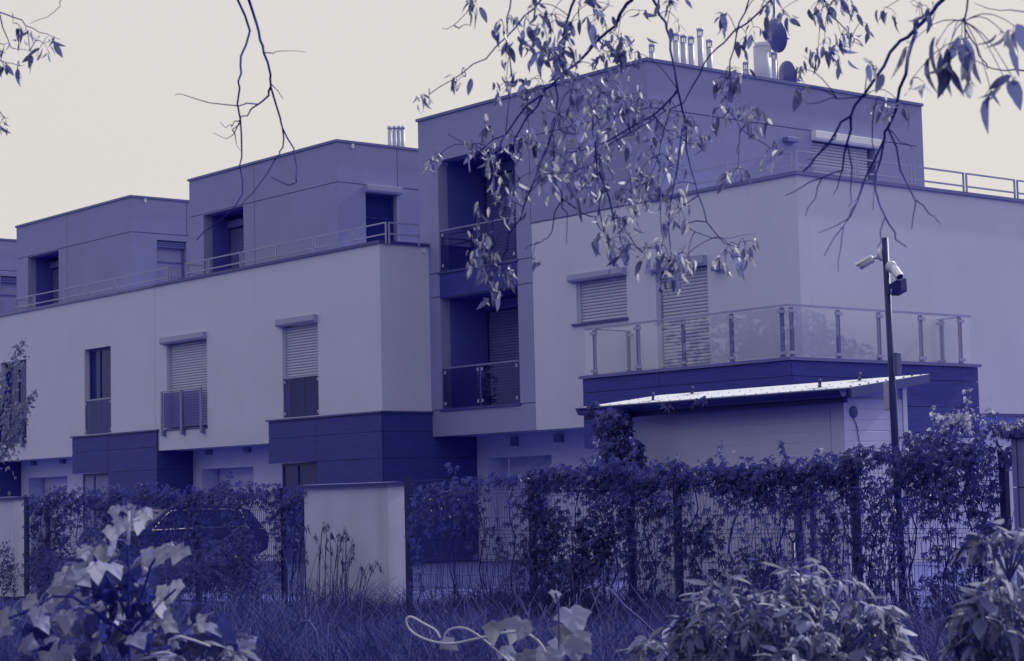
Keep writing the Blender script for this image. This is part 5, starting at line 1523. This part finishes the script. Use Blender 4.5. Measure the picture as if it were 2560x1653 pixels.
def stem_up(x, z1, y=None, wob=0.08):
    y = YF - 0.05 if y is None else y
    n = 8
    return [(x + wob * math.sin(k * 1.7 + x), y + 0.02 * math.cos(k * 2.1), 0.12 + (z1 - 0.12) * k / n) for k in range(n + 1)]


# left fence: thick band on top, ragged curtain below
bl = []
for k in range(34):
    x = -31.6 + k * 0.255
    bl.append((x, YF - 0.03, 1.74 + 0.07 * rng.normal(), 0.26, 0.16, 0.20, 70))
for k in range(110):
    x = -31.7 + rng.random() * 8.4
    if -25.6 < x < -24.4 and rng.random() < 0.6:
        continue
    z = 0.5 + rng.random() * 1.05
    bl.append((x, YF - 0.04, z, 0.25, 0.10, 0.26, 30))
creeper('dense creeper topping the wire fence left of the pale pillar', bl, [stem_up(x, 1.7) for x in (-31.2, -29.9, -28.4, -27.0, -25.9, -24.6, -23.5)])
# bay right of the pillar
bl = [(-20.25, YF - 0.05, 1.66, 0.45, 0.20, 0.22, 150), (-19.55, YF - 0.05, 1.72, 0.45, 0.20, 0.22, 150), (-20.2, YF - 0.06, 1.40, 0.42, 0.16, 0.25, 120), (-19.6, YF - 0.06, 1.42, 0.45, 0.16, 0.25, 120),
      (-19.85, YF - 0.03, 1.98, 0.10, 0.08, 0.10, 12), (-18.9, YF - 0.05, 1.86, 0.5, 0.14, 0.10, 90), (-20.7, YF - 0.06, 1.3, 0.14, 0.10, 0.4, 40), (-18.6, YF - 0.05, 1.45, 0.22, 0.10, 0.3, 40),
      (-20.6, YF - 0.05, 0.75, 0.15, 0.1, 0.35, 30), (-18.9, YF - 0.05, 1.0, 0.3, 0.08, 0.4, 40), (-19.3, YF - 0.05, 1.1, 0.4, 0.08, 0.3, 30), (-18.55, YF - 0.05, 0.75, 0.2, 0.08, 0.3, 26)]
creeper('bushy creeper mound on the fence bay right of the pale pillar', bl, [stem_up(x, 1.8) for x in (-20.6, -19.9, -19.3, -18.7)])
# middle bays in front of the shed
bl = []
for k in range(22):
    x = -18.2 + k * 0.235
    bl.append((x, YF - 0.03, 1.86 + 0.06 * rng.normal(), 0.26, 0.13, 0.17, 75))
for k in range(85):
    x = -18.3 + 4.7 * rng.random() ** 1.15
    z = 0.35 + 1.45 * rng.random() ** 0.75
    if x > -15.25 and z < 1.35:
        continue
    bl.append((x, YF - 0.04, z, 0.22, 0.08, 0.24, 22 if x > -17.0 else 34))
for k in range(26):
    x = -15.2 + 1.7 * rng.random()
    bl.append((x, YF - 0.04, 1.42 + 0.4 * rng.random(), 0.20, 0.07, 0.16, 26))
for x, z in ((-15.2, 2.1), (-16.6, 2.15), (-14.3, 2.1), (-17.2, 2.2)):
    bl.append((x, YF, z, 0.05, 0.05, 0.16, 10))
for k in range(170):
    x = -18.6 + 7.0 * rng.random()
    z = 0.3 + 1.5 * rng.random()
    if -15.25 < x < -14.2 and z < 1.3:
        continue
    bl.append((x, YF - 0.03, z, 0.20, 0.06, 0.30, 16))
creeper('creeper trailing over the middle fence bays below the shed', bl, [stem_up(x, 1.9) for x in (-18.1, -17.5, -16.9, -16.3, -15.6, -15.0, -14.3, -13.7)], sunlit_tip_z=2.2)
# clump climbing to the shed roof
bl = [(-18.70, 17.0, 2.45, 0.26, 0.22, 0.24, 200), (-18.45, 16.9, 2.15, 0.36, 0.25, 0.26, 260), (-18.85, 17.0, 2.65, 0.2, 0.15, 0.1, 40), (-18.45, 16.9, 1.85, 0.30, 0.25, 0.25, 110),
      (-19.32, 17.16, 2.80, 0.12, 0.06, 0.06, 26), (-17.85, 17.12, 2.72, 0.05, 0.04, 0.06, 6), (-17.3, 17.12, 2.75, 0.16, 0.05, 0.07, 14), (-18.69, 17.1, 1.2, 0.16, 0.15, 0.6, 60)]
creeper('dark creeper clump climbing the downpipe to the shed roof', bl, [[(-18.66, 17.12, 0.15), (-18.60, 17.1, 1.0), (-18.68, 17.08, 2.0), (-18.72, 17.1, 2.7)]], size=0.13, base=(-18.66, 17.12, 0.15))
# large mound right of the camera pole
bl = [(-12.2, YF - 0.05, 1.95, 0.45, 0.25, 0.22, 230), (-11.75, YF - 0.05, 1.9, 0.40, 0.25, 0.22, 200), (-12.55, YF - 0.05, 1.85, 0.35, 0.2, 0.2, 140), (-11.9, YF - 0.06, 1.6, 0.45, 0.2, 0.25, 190),
      (-12.3, YF - 0.06, 1.45, 0.3, 0.14, 0.25, 80), (-11.7, YF - 0.06, 1.25, 0.25, 0.14, 0.3, 110), (-12.0, YF - 0.05, 1.0, 0.3, 0.12, 0.35, 60), (-12.05, YF + 0.05, 2.25, 0.30, 0.15, 0.14, 150), (-12.5, YF + 0.05, 2.12, 0.3, 0.12, 0.1, 90), (-11.5, YF, 2.15, 0.3, 0.12, 0.1, 90),
      (-11.95, YF + 0.05, 2.45, 0.06, 0.06, 0.14, 18), (-12.35, YF + 0.05, 2.35, 0.06, 0.06, 0.12, 14), (-11.7, YF + 0.05, 2.35, 0.06, 0.06, 0.14, 14), (-13.0, YF - 0.04, 1.98, 0.5, 0.12, 0.09, 100),
      (-13.05, YF - 0.05, 1.1, 0.12, 0.08, 0.5, 40), (-12.75, YF - 0.04, 1.3, 0.2, 0.07, 0.5, 40), (-11.35, 15.3, 2.16, 0.22, 0.15, 0.10, 60), (-11.1, 15.3, 2.2, 0.2, 0.12, 0.12, 40), (-12.3, YF - .05, 0.6, 0.4, 0.1, 0.25, 80), (-11.8, YF - .05, 0.8, 0.35, 0.1, 0.4, 120), (-12.9, YF - .05, 0.9, 0.3, 0.08, 0.5, 60), (-12.5, YF - .05, 1.7, 0.4, 0.12, 0.2, 140)]
creeper('large sunlit creeper mound on the fence right of the camera pole', bl, [stem_up(x, 1.9) for x in (-13.1, -12.85, -12.6, -12.2, -11.9, -11.7)], sunlit_tip_z=2.18)


_t = thing('bare_vines', 'tangle of thin bare vine stems on the fence wires', 'vines', (-13, YF, 0.15))
_b = MB()
for k in range(170):
    x = -20.6 + 9.0 * rng.random() ** 0.75
    z1 = 1.0 + 0.9 * rng.random()
    dx = 0.25 * rng.normal()
    _b.tube([(x, YF - 0.03, 0.15), (x + dx * .4 + 0.04 * rng.normal(), YF - 0.05, z1 * .4), (x + dx * .7 + 0.05 * rng.normal(), YF - 0.02, z1 * .75), (x + dx, YF - 0.05, z1)], [0.006, 0.005, 0.004, 0.003], 4)
_b.build('stems', M_BARK, _t)['kind'] = 'stuff'


def foreground():
    LOB = [lobed_leaf(0.25, 0.15), lobed_leaf(0.6, 0.3), lobed_leaf(0.1, -0.1)]
    # left: vine with lobed leaves
    b = (VINE_LEAVES[0][0], VINE_LEAVES[0][1], 0.4)
    t = thing('vine_plant', 'tall foreground plant with pale lobed leaves at the left', 'plant', (-5.40, 2.92, ground_z(-5.4, 2.92)))
    for s in (STEM_L[:4], STEM_L[3:], STEM_L2, STEM_L3, STEM_L4, STEM_L5, ARCH_L):
        P = [Vector(p) for p in s]
        if s == STEM_L[:4]:
            P = [Vector((P[0].x, P[0].y, 0.4))] + P
        n = len(P)
        MB().tube(P, [0.0055 - 0.002 * k / (n - 1) for k in range(n)], 7).build('stem', M_PALESTEM if s in (STEM_L[3:], ARCH_L) else M_BARK, t)
    items = []
    st = MB()
    stems = [Vector(p) for s in (STEM_L, STEM_L2, STEM_L3, STEM_L4, STEM_L5) for p in s]
    for (x, y, z, w) in VINE_LEAVES:
        p = Vector((x, y, z))
        ax = Vector((0, 0, -0.75)) + FORWARD * rng.normal() * 0.3 + RIGHT * (0.5 * rng.normal())
        nr = -FORWARD * (0.5 + 0.4 * rng.random()) + Vector((0, 0, 0.7)) + RIGHT * 0.5 * rng.normal()
        M = frame_matrix(p - ax.normalized() * w * 0.4, ax, nr, w * 1.08, 0.85 + 0.3 * rng.random())
        items.append((M, int(rng.integers(3)), 0))
        q = min(stems, key=lambda v: (v - p).length)
        if (q - p).length < 0.45:
            st.tube(bend_path(q, M.translation, 0.02, 3), 0.0016, 5)
    for k in range(340):  # filler leaves in darker materials: shade of the interior put into the colour
        v = rand_unit() * rng.random() ** 0.4
        p = Vector((-5.78, 3.14, 1.08)) + RIGHT * v.x * 0.44 + FORWARD * v.y * 0.25 + Vector((0, 0, v.z * 0.25))
        ax = Vector((0, 0, -0.6)) + Vector(rng.normal(size=3)) * 0.6
        items.append((frame_matrix(p, ax, Vector((0, 0, 0.8)) - FORWARD * .4 + Vector(rng.normal(size=3)) * 0.4, 0.045 + 0.03 * rng.random()), int(rng.integers(3)), 1 if rng.random() < .4 else 2))
    for k in range(60):  # inner filler, all in the dark creeper colour to paint the shade inside
        v = rand_unit() * rng.random() ** 0.5
        p = Vector((-5.52, 2.97, 1.32)) + RIGHT * v.x * 0.13 + FORWARD * v.y * 0.12 + Vector((0, 0, v.z * 0.16))
        items.append((frame_matrix(p, Vector((0, 0, -0.6)) + Vector(rng.normal(size=3)) * 0.6, Vector((0, 0, 0.8)) + Vector(rng.normal(size=3)) * 0.5, 0.04 + 0.025 * rng.random()), int(rng.integers(3)), 2))
    st.build('leaf_stalks', M_STRAW, t)['kind'] = 'stuff'
    scatter(t, LOB, items, [M_VINELEAF, M_SHRUBLEAF, M_CREEPER], 300)
    # centre: low vine with looping tendril
    t = thing('vine_plant', 'low foreground vine with a looping pale tendril in the middle', 'plant', (-5.75, 4.55, ground_z(-5.7, 4.5)))
    for s, r, m in ((LOOP_A, 0.0055, M_PALESTEM), (LOOP_B, 0.0045, M_PALESTEM), (STEM_C, 0.005, M_STRAW)):
        P = [Vector(p) for p in s]
        for it in range(2):
            Q = [P[0]]
            for a, c in zip(P[:-1], P[1:]):
                Q += [a.lerp(c, 0.25), a.lerp(c, 0.75)]
            P = Q + [P[-1]]
        n = len(P)
        MB().tube(P, [r * (0.6 + 0.4 * k / (n - 1)) for k in range(n)], 7).build('stem', m, t)
    items = []
    for (x, y, z, w) in CENTRE_LEAVES:
        p = Vector((x, y, z))
        ax = Vector((0, 0, -0.5)) + RIGHT * (0.3 + 0.5 * rng.normal()) - FORWARD * 0.4
        nr = -FORWARD * 0.5 + Vector((0, 0, 0.8)) + RIGHT * 0.3 * rng.normal()
        items.append((frame_matrix(p - ax.normalized() * w * 0.4, ax, nr, w * 1.25), int(rng.integers(3)), 0))
    scatter(t, LOB, items, [M_VINELEAF], 300)

    def bush(label, blobs, size, base):
        t = thing('leafy_shrub', label, 'shrub', base, 'leafy shrubs along the bottom of the photo')
        items = []
        tw = MB()
        for (x, y, z, rx, rz, n, hubs) in blobs:
            c = Vector((x, y, z))
            for k in range(hubs):
                v = rand_unit()
                if v.z < -0.2:
                    v.z *= -0.6
                hp = c + RIGHT * v.x * rx + FORWARD * v.y * rx * 0.6 + Vector((0, 0, v.z * rz)) * (0.5 + 0.62 * rng.random())
                tw.tube(bend_path(c - Vector((0, 0, rz * 1.2)), hp, 0.03, 4), 0.0025, 5)
                m = n // hubs
                outv = (hp - c).normalized()
                for j in range(m):               # leaflets radiate from the hub and droop
                    a = 2 * math.pi * j / m + rng.random()
                    ax = RIGHT * math.cos(a) + FORWARD * math.sin(a) * 0.8 + Vector((0, 0, -0.55 + 0.35 * rng.normal())) + outv * 0.5
                    nr = Vector((0, 0, 1)) + outv * 0.3 + Vector(rng.normal(size=3)) * 0.25
                    items.append((frame_matrix(hp + Vector(rng.normal(size=3)) * 0.008, ax, nr, size * (0.45 + 1.0 * rng.random() ** 1.3), 0.8 + 0.4 * rng.random()), int(rng.integers(4)), 0 if rng.random() < 0.58 else (1 if rng.random() < 0.65 else 2)))
        tw.build('twigs', M_STRAW, t)['kind'] = 'stuff'
        scatter(t, LANCE, items, [M_SHRUBLEAF, M_VINELEAF, M_CREEPER], 300)
    bush('dome-shaped leafy shrub in the right foreground below the shed', [(-4.74, 5.09, 1.11, 0.38, 0.25, 1050, 190), (-4.75, 5.1, 0.99, 0.42, 0.2, 800, 140), (-4.5, 4.95, 0.96, 0.25, 0.15, 240, 44)], 0.066, (-4.72, 5.07, ground_z(-4.7, 5.0)))
    bush('leafy shrub with drooping long leaves at the right edge', [(-3.98, 5.33, 1.12, 0.20, 0.26, 420, 66), (-3.86, 5.14, 1.42, 0.11, 0.09, 90, 15), (-3.95, 5.35, 0.95, 0.25, 0.2, 360, 54)], 0.082, (-4.0, 5.3, ground_z(-4.0, 5.3)))
    bush('small pale-leaved shrub between the looping vine and the domed shrub', [(-5.50, 5.28, 1.02, 0.15, 0.11, 150, 25), (-5.3, 5.35, 1.0, 0.16, 0.1, 110, 18)], 0.075, (-5.5, 5.3, ground_z(-5.5, 5.3)))
    bush('low shrub with narrow leaves at the bottom left', [(-5.45, 3.2, 1.10, 0.17, 0.065, 90, 14), (-5.75, 3.05, 1.02, 0.3, 0.06, 60, 9)], 0.085, (-5.5, 3.2, ground_z(-5.5, 3.2)))


foreground()


# ------------------------------------------------------------------ small tree by the facade, bush in the yard, shrubs on the verge
def small_tree():
    t = thing('small_tree', 'slim young tree in front of the facade at the left edge', 'tree', (-45.6, 20.95, ZB))
    c = [(-45.6, 20.95, ZB), (-45.5, 20.98, 1.6), (-45.2, 21.0, 3.0), (-44.9, 21.05, 4.4), (-44.55, 21.2, 5.5)]
    MB().tube(c, [0.06, 0.05, 0.04, 0.025, 0.008], 8).build('trunk', M_BARK, t)
    items = []
    for a, e in (((-45.2, 21.0, 3.0), (-44.35, 21.5, 4.35)), ((-45.0, 21.0, 3.6), (-44.95, 20.9, 4.9)), ((-45.3, 21.0, 2.6), (-44.6, 21.3, 3.6)), ((-44.9, 21.05, 4.4), (-44.4, 21.3, 5.65)), ((-45.2, 21, 3.2), (-45.6, 20.6, 4.6))):
        MB().tube(bend_path(a, e, 0.08, 5), [0.018, 0.015, 0.012, 0.009, 0.006, 0.004], 6).build('branch', M_BARK, t)
        A, E2 = Vector(a), Vector(e)
        for k in range(90):
            u = 0.25 + 0.8 * rng.random()
            p = A.lerp(E2, u) + Vector(rng.normal(size=3)) * 0.17 * (1.25 - u)
            items.append((frame_matrix(p, Vector((0, 0, -0.6)) + Vector(rng.normal(size=3)) * 0.7, rand_unit(), 0.13 * (0.6 + 0.6 * rng.random()), 1.7), int(rng.integers(3)), 0))
    for k in range(420):
        p = Vector((-45.0, 20.95, 3.8)) + Vector((rng.normal() * 0.28, rng.normal() * 0.25, rng.normal() * 0.55))
        items.append((frame_matrix(p, Vector((0, 0, -0.6)) + Vector(rng.normal(size=3)) * 0.7, rand_unit(), 0.13 * (0.6 + 0.6 * rng.random()), 1.7), int(rng.integers(3)), 0))
    scatter(t, LANCE, items, [M_SHRUBLEAF], 300)


small_tree()
creeper('round dark bush between the fence and the shed wall', [(-15.6, 16.3, 0.72, 0.52, 0.3, 0.42, 520), (-15.3, 16.2, 0.5, 0.5, 0.3, 0.3, 200)], [], size=0.075, name='round_bush', cat='bush', limit=120, base=(-15.6, 16.3, ZB))
creeper('feathery grey shrub on the verge at the left end of the pillar', [(-24.0, 14.75, 0.95, 0.42, 0.3, 0.4, 420), (-24.6, 14.7, 0.75, 0.5, 0.3, 0.4, 420), (-25.4, 14.7, 0.55, 0.6, 0.3, 0.3, 300)], [], size=0.075, name='verge_shrub', cat='shrub', limit=120, base=(-24.3, 14.75, 0.15), spread=1.0)


for k, (lab, x0, x1) in enumerate((('tall feathery weeds before the left half of the left fence', -31.8, -28.2), ('tall feathery weeds before the right half of the left fence', -28.1, -23.4))):
    creeper(lab, [(x0 + (x1 - x0) * q / 11, 14.85 + 0.15 * rng.normal(), 0.50 + 0.15 * rng.random(), 0.32, 0.25, 0.45 + 0.2 * rng.random(), 420) for q in range(12)], [], size=0.055, name='verge_weeds', cat='weeds', limit=100, base=((x0 + x1) / 2, 14.85, 0.15), spread=1.0)


def dry_stems():
    zb = 0.15
    t = thing('dry_reeds', 'clump of dry reed stems with nodding heads before the pale pillar', 'reeds', (-22.2, 14.95, zb))
    stem_m = None
    seeds = []
    for k in range(46):
        x = -23.1 + 1.75 * rng.random()
        y = 14.80 + 0.25 * rng.random()
        hgt = 0.75 + 0.5 * rng.random() - max(0, x + 22.3) * 0.22
        lean = 0.12 + 0.12 * rng.normal()
        if k % 9 == 0:
            lean = -0.45
        top = Vector((x + lean, y, zb + hgt))
        pts = [Vector((x, y, zb)), Vector((x + lean * 0.35, y, zb + hgt * 0.5)), Vector((x + lean * 0.8, y, zb + hgt * 0.9)), top, top + Vector((0.05, -0.02, 0.0)), top + Vector((0.085, -0.03, -0.05))]
        MB().tube(pts, [0.005, 0.0045, 0.0035, 0.002, 0.0016, 0.001], 5).build('stem', M_GRASS if k % 3 else M_STRAW, t)
        for j in range(14):
            u = rng.random()
            p = pts[3].lerp(pts[5], u) + Vector(rng.normal(size=3)) * 0.010 - Vector((0, 0, 0.05 * rng.random()))
            seeds.append((frame_matrix(p, Vector((0.3 * rng.normal(), 0.3 * rng.normal(), -1)), rand_unit(), 0.05 * (0.6 + 0.6 * rng.random()), 0.5), int(rng.integers(3)), 0))
    scatter(t, LANCE, seeds, [M_SEED], 0, 'seed', 'seed_heads')
    for lab, s in (('pale bent straw leaning in the grass left of the domed shrub', STRAW_A), ('thick arching straw rising to the top of the domed shrub', STRAW_B), ('hooked dry stem standing in the grass before the pillar', STEM_D)):
        P = [Vector(p) for p in s]
        o = MB().tube(P, [0.008 - 0.004 * k / (len(P) - 1) for k in range(len(P))], 6).build('grass_straw', M_STRAW)
        set_props(o, lab, 'stem')
    o = MB().tube([(-15.62, 15.28, 1.75), (-15.60, 15.27, 1.3), (-15.50, 15.26, 1.0), (-15.40, 15.24, 0.6), (-15.28, 15.2, 0.2)], 0.006, 6).build('grass_straw', M_STRAW)
    set_props(o, 'long pale stem hanging down the fence in front of the shed', 'stem')


dry_stems()


def grass():
    """blades of the unmown verge: nobody could count them"""
    n = 220000
    d = 6.5 + (25.5 - 6.5) * rng.random(n) ** 0.75
    s = (rng.random(n) * 2 - 1) * (0.285 * d + 0.8)
    x = -0.773 * d + 0.634 * s
    y = 0.634 * d + 0.773 * s
    keep = (y < 15.75) & (x < 0.5)
    x, y, d = x[keep], y[keep], d[keep]
    n = len(x)
    z = np.array([ground_z(a, b) for a, b in zip(x, y)])
    patch = 0.5 + 0.5 * np.sin(x * 1.7 + 1.3 * np.sin(y * 1.1)) * np.sin(y * 1.9 + np.sin(x * 0.8))
    hgt = (0.12 + 0.36 * rng.random(n) ** 2.0) * (0.55 + 0.9 * patch)
    hgt *= np.where(y > 13.9, 1.5, 1.0)
    hgt *= np.where(d < 13, 0.8, 1.0)
    ang = rng.random(n) * 2 * np.pi
    bend = hgt * (0.3 + 1.2 * rng.random(n))
    bx, by = np.cos(ang) * bend, np.sin(ang) * bend
    w = 0.002 + 0.003 * rng.random(n)
    wx, wy = -np.sin(ang + 0.6) * w, np.cos(ang + 0.6) * w
    V = np.zeros((n, 7, 3))
    for i, (t, ww) in enumerate(((0.0, 1.0), (0.45, 0.9), (0.8, 0.6))):
        cx, cy, cz = x + bx * t * t, y + by * t * t, z + hgt * (t - 0.25 * t * t)
        V[:, i * 2] = np.stack([cx - wx * ww, cy - wy * ww, cz], 1)
        V[:, i * 2 + 1] = np.stack([cx + wx * ww, cy + wy * ww, cz], 1)
    V[:, 6] = np.stack([x + bx, y + by, z + hgt * 0.75], 1)
    base = (np.arange(n) * 7)[:, None]
    loops = np.concatenate([base + np.array([[0, 1, 3, 2, 2, 3, 5, 4, 4, 5, 6]])], 1).ravel()
    lens = np.tile(np.array([4, 4, 3]), n)
    o = mesh_from_arrays('grass', V.reshape(-1, 3), loops, lens, [M_GRASS])
    set_props(o, 'long dark unmown grass covering the verge before the fence', 'grass', kind='stuff')
    # taller flowering stalks scattered through the grass
    n = 2600
    d = 11 + 13 * rng.random(n)
    s = (rng.random(n) * 2 - 1) * (0.285 * d + 0.5)
    x, y = -0.773 * d + 0.634 * s, 0.634 * d + 0.773 * s
    k = y < 15.1
    x, y = x[k], y[k]
    n = len(x)
    z = np.array([ground_z(a, b) for a, b in zip(x, y)])
    hgt = 0.3 + 0.45 * rng.random(n) ** 1.5
    ang = rng.random(n) * 2 * np.pi
    bx, by = np.cos(ang) * hgt * 0.6, np.sin(ang) * hgt * 0.6
    w = 0.0022
    V = np.zeros((n, 6, 3))
    for i, t in enumerate((0.0, 0.6, 1.0)):
        cx, cy, cz = x + bx * t * t, y + by * t * t, z + hgt * t * (1 - 0.12 * t)
        V[:, i * 2] = np.stack([cx - w * 0.63, cy - w * 0.77, cz], 1)
        V[:, i * 2 + 1] = np.stack([cx + w * 0.63, cy + w * 0.77, cz], 1)
    loops = ((np.arange(n) * 6)[:, None] + np.array([[0, 1, 3, 2, 2, 3, 5, 4]])).ravel()
    o = mesh_from_arrays('grass_stalks', V.reshape(-1, 3), loops, np.full(2 * n, 4), [M_STRAW])
    set_props(o, 'thin paler grass stalks scattered through the verge', 'grass', kind='stuff')


grass()


# ------------------------------------------------------------------ wood around the viewpoint, mirrored in the glass and shading the verge
def woodland():
    spots = [(-31, 1.5, 11, 3.6), (-25.5, 0.0, 12.5, 3.8), (-19.5, 1.0, 11.5, 3.6), (-14, -1.0, 13, 3.6), (-8.5, -3.2, 12, 3.6), (-2.0, -6.5, 12, 4), (-38, 4.5, 12, 3.8), (-46, 5.5, 11, 3.6),
             (6.5, -2.5, 12, 4), (7.0, 6.0, 11, 3.6), (3.5, 33, 8.5, 3.0), (6.5, 40, 10.5, 3.4), (1.5, 47, 8.0, 2.8), (10, 52, 11, 3.6), (4.5, 60, 9.5, 3.3), (13, 66, 11, 3.8), (9, 22, 10, 3.4), (2.2, 27, 7.0, 2.4), (16, 34, 12, 4)]
    V, L, S, MI = [], [], [], []
    tr = MB()
    base = 0
    for (x, y, h, r) in spots:
        tr.tube([(x, y, 0.0), (x + 0.2, y, h * 0.35), (x - 0.1, y + 0.2, h * 0.8)], [0.24, 0.19, 0.06], 8)
        n = 5000
        v = rng.normal(size=(n, 3))
        v /= np.linalg.norm(v, axis=1)[:, None]
        v *= (rng.random(n) ** 0.35)[:, None]
        lump = 1 + 0.22 * np.sin(5 * v[:, 0] + x) * np.sin(4 * v[:, 1] + y) + 0.12 * np.sin(9 * v[:, 2] + x)
        c = np.stack([x + v[:, 0] * r * lump, y + v[:, 1] * r * lump, h * 0.56 + v[:, 2] * h * 0.45 * lump], 1)
        a = rng.normal(size=(n, 3))
        a /= np.linalg.norm(a, axis=1)[:, None]
        b = np.cross(a, rng.normal(size=(n, 3)))
        b /= np.linalg.norm(b, axis=1)[:, None]
        s = (0.11 + 0.10 * rng.random(n))[:, None]
        q = np.stack([c - a * s, c + b * s * 0.55, c + a * s, c - b * s * 0.55], 1)
        V.append(q.reshape(-1, 3))
        L.append((np.arange(n * 4) + base))
        S.append(np.full(n, 4))
        base += n * 4
    V = np.concatenate(V)
    V[:, 2] = np.maximum(V[:, 2], 0.2)
    o = mesh_from_arrays('woodland', V, np.concatenate(L), np.concatenate(S), [M_CREEPER])
    set_props(o, 'surrounding trees mirrored in the balcony glass', 'woodland', kind='stuff')
    w = tr.build('woodland_trunks', M_BARK, o)
    w['kind'] = 'stuff'


woodland()
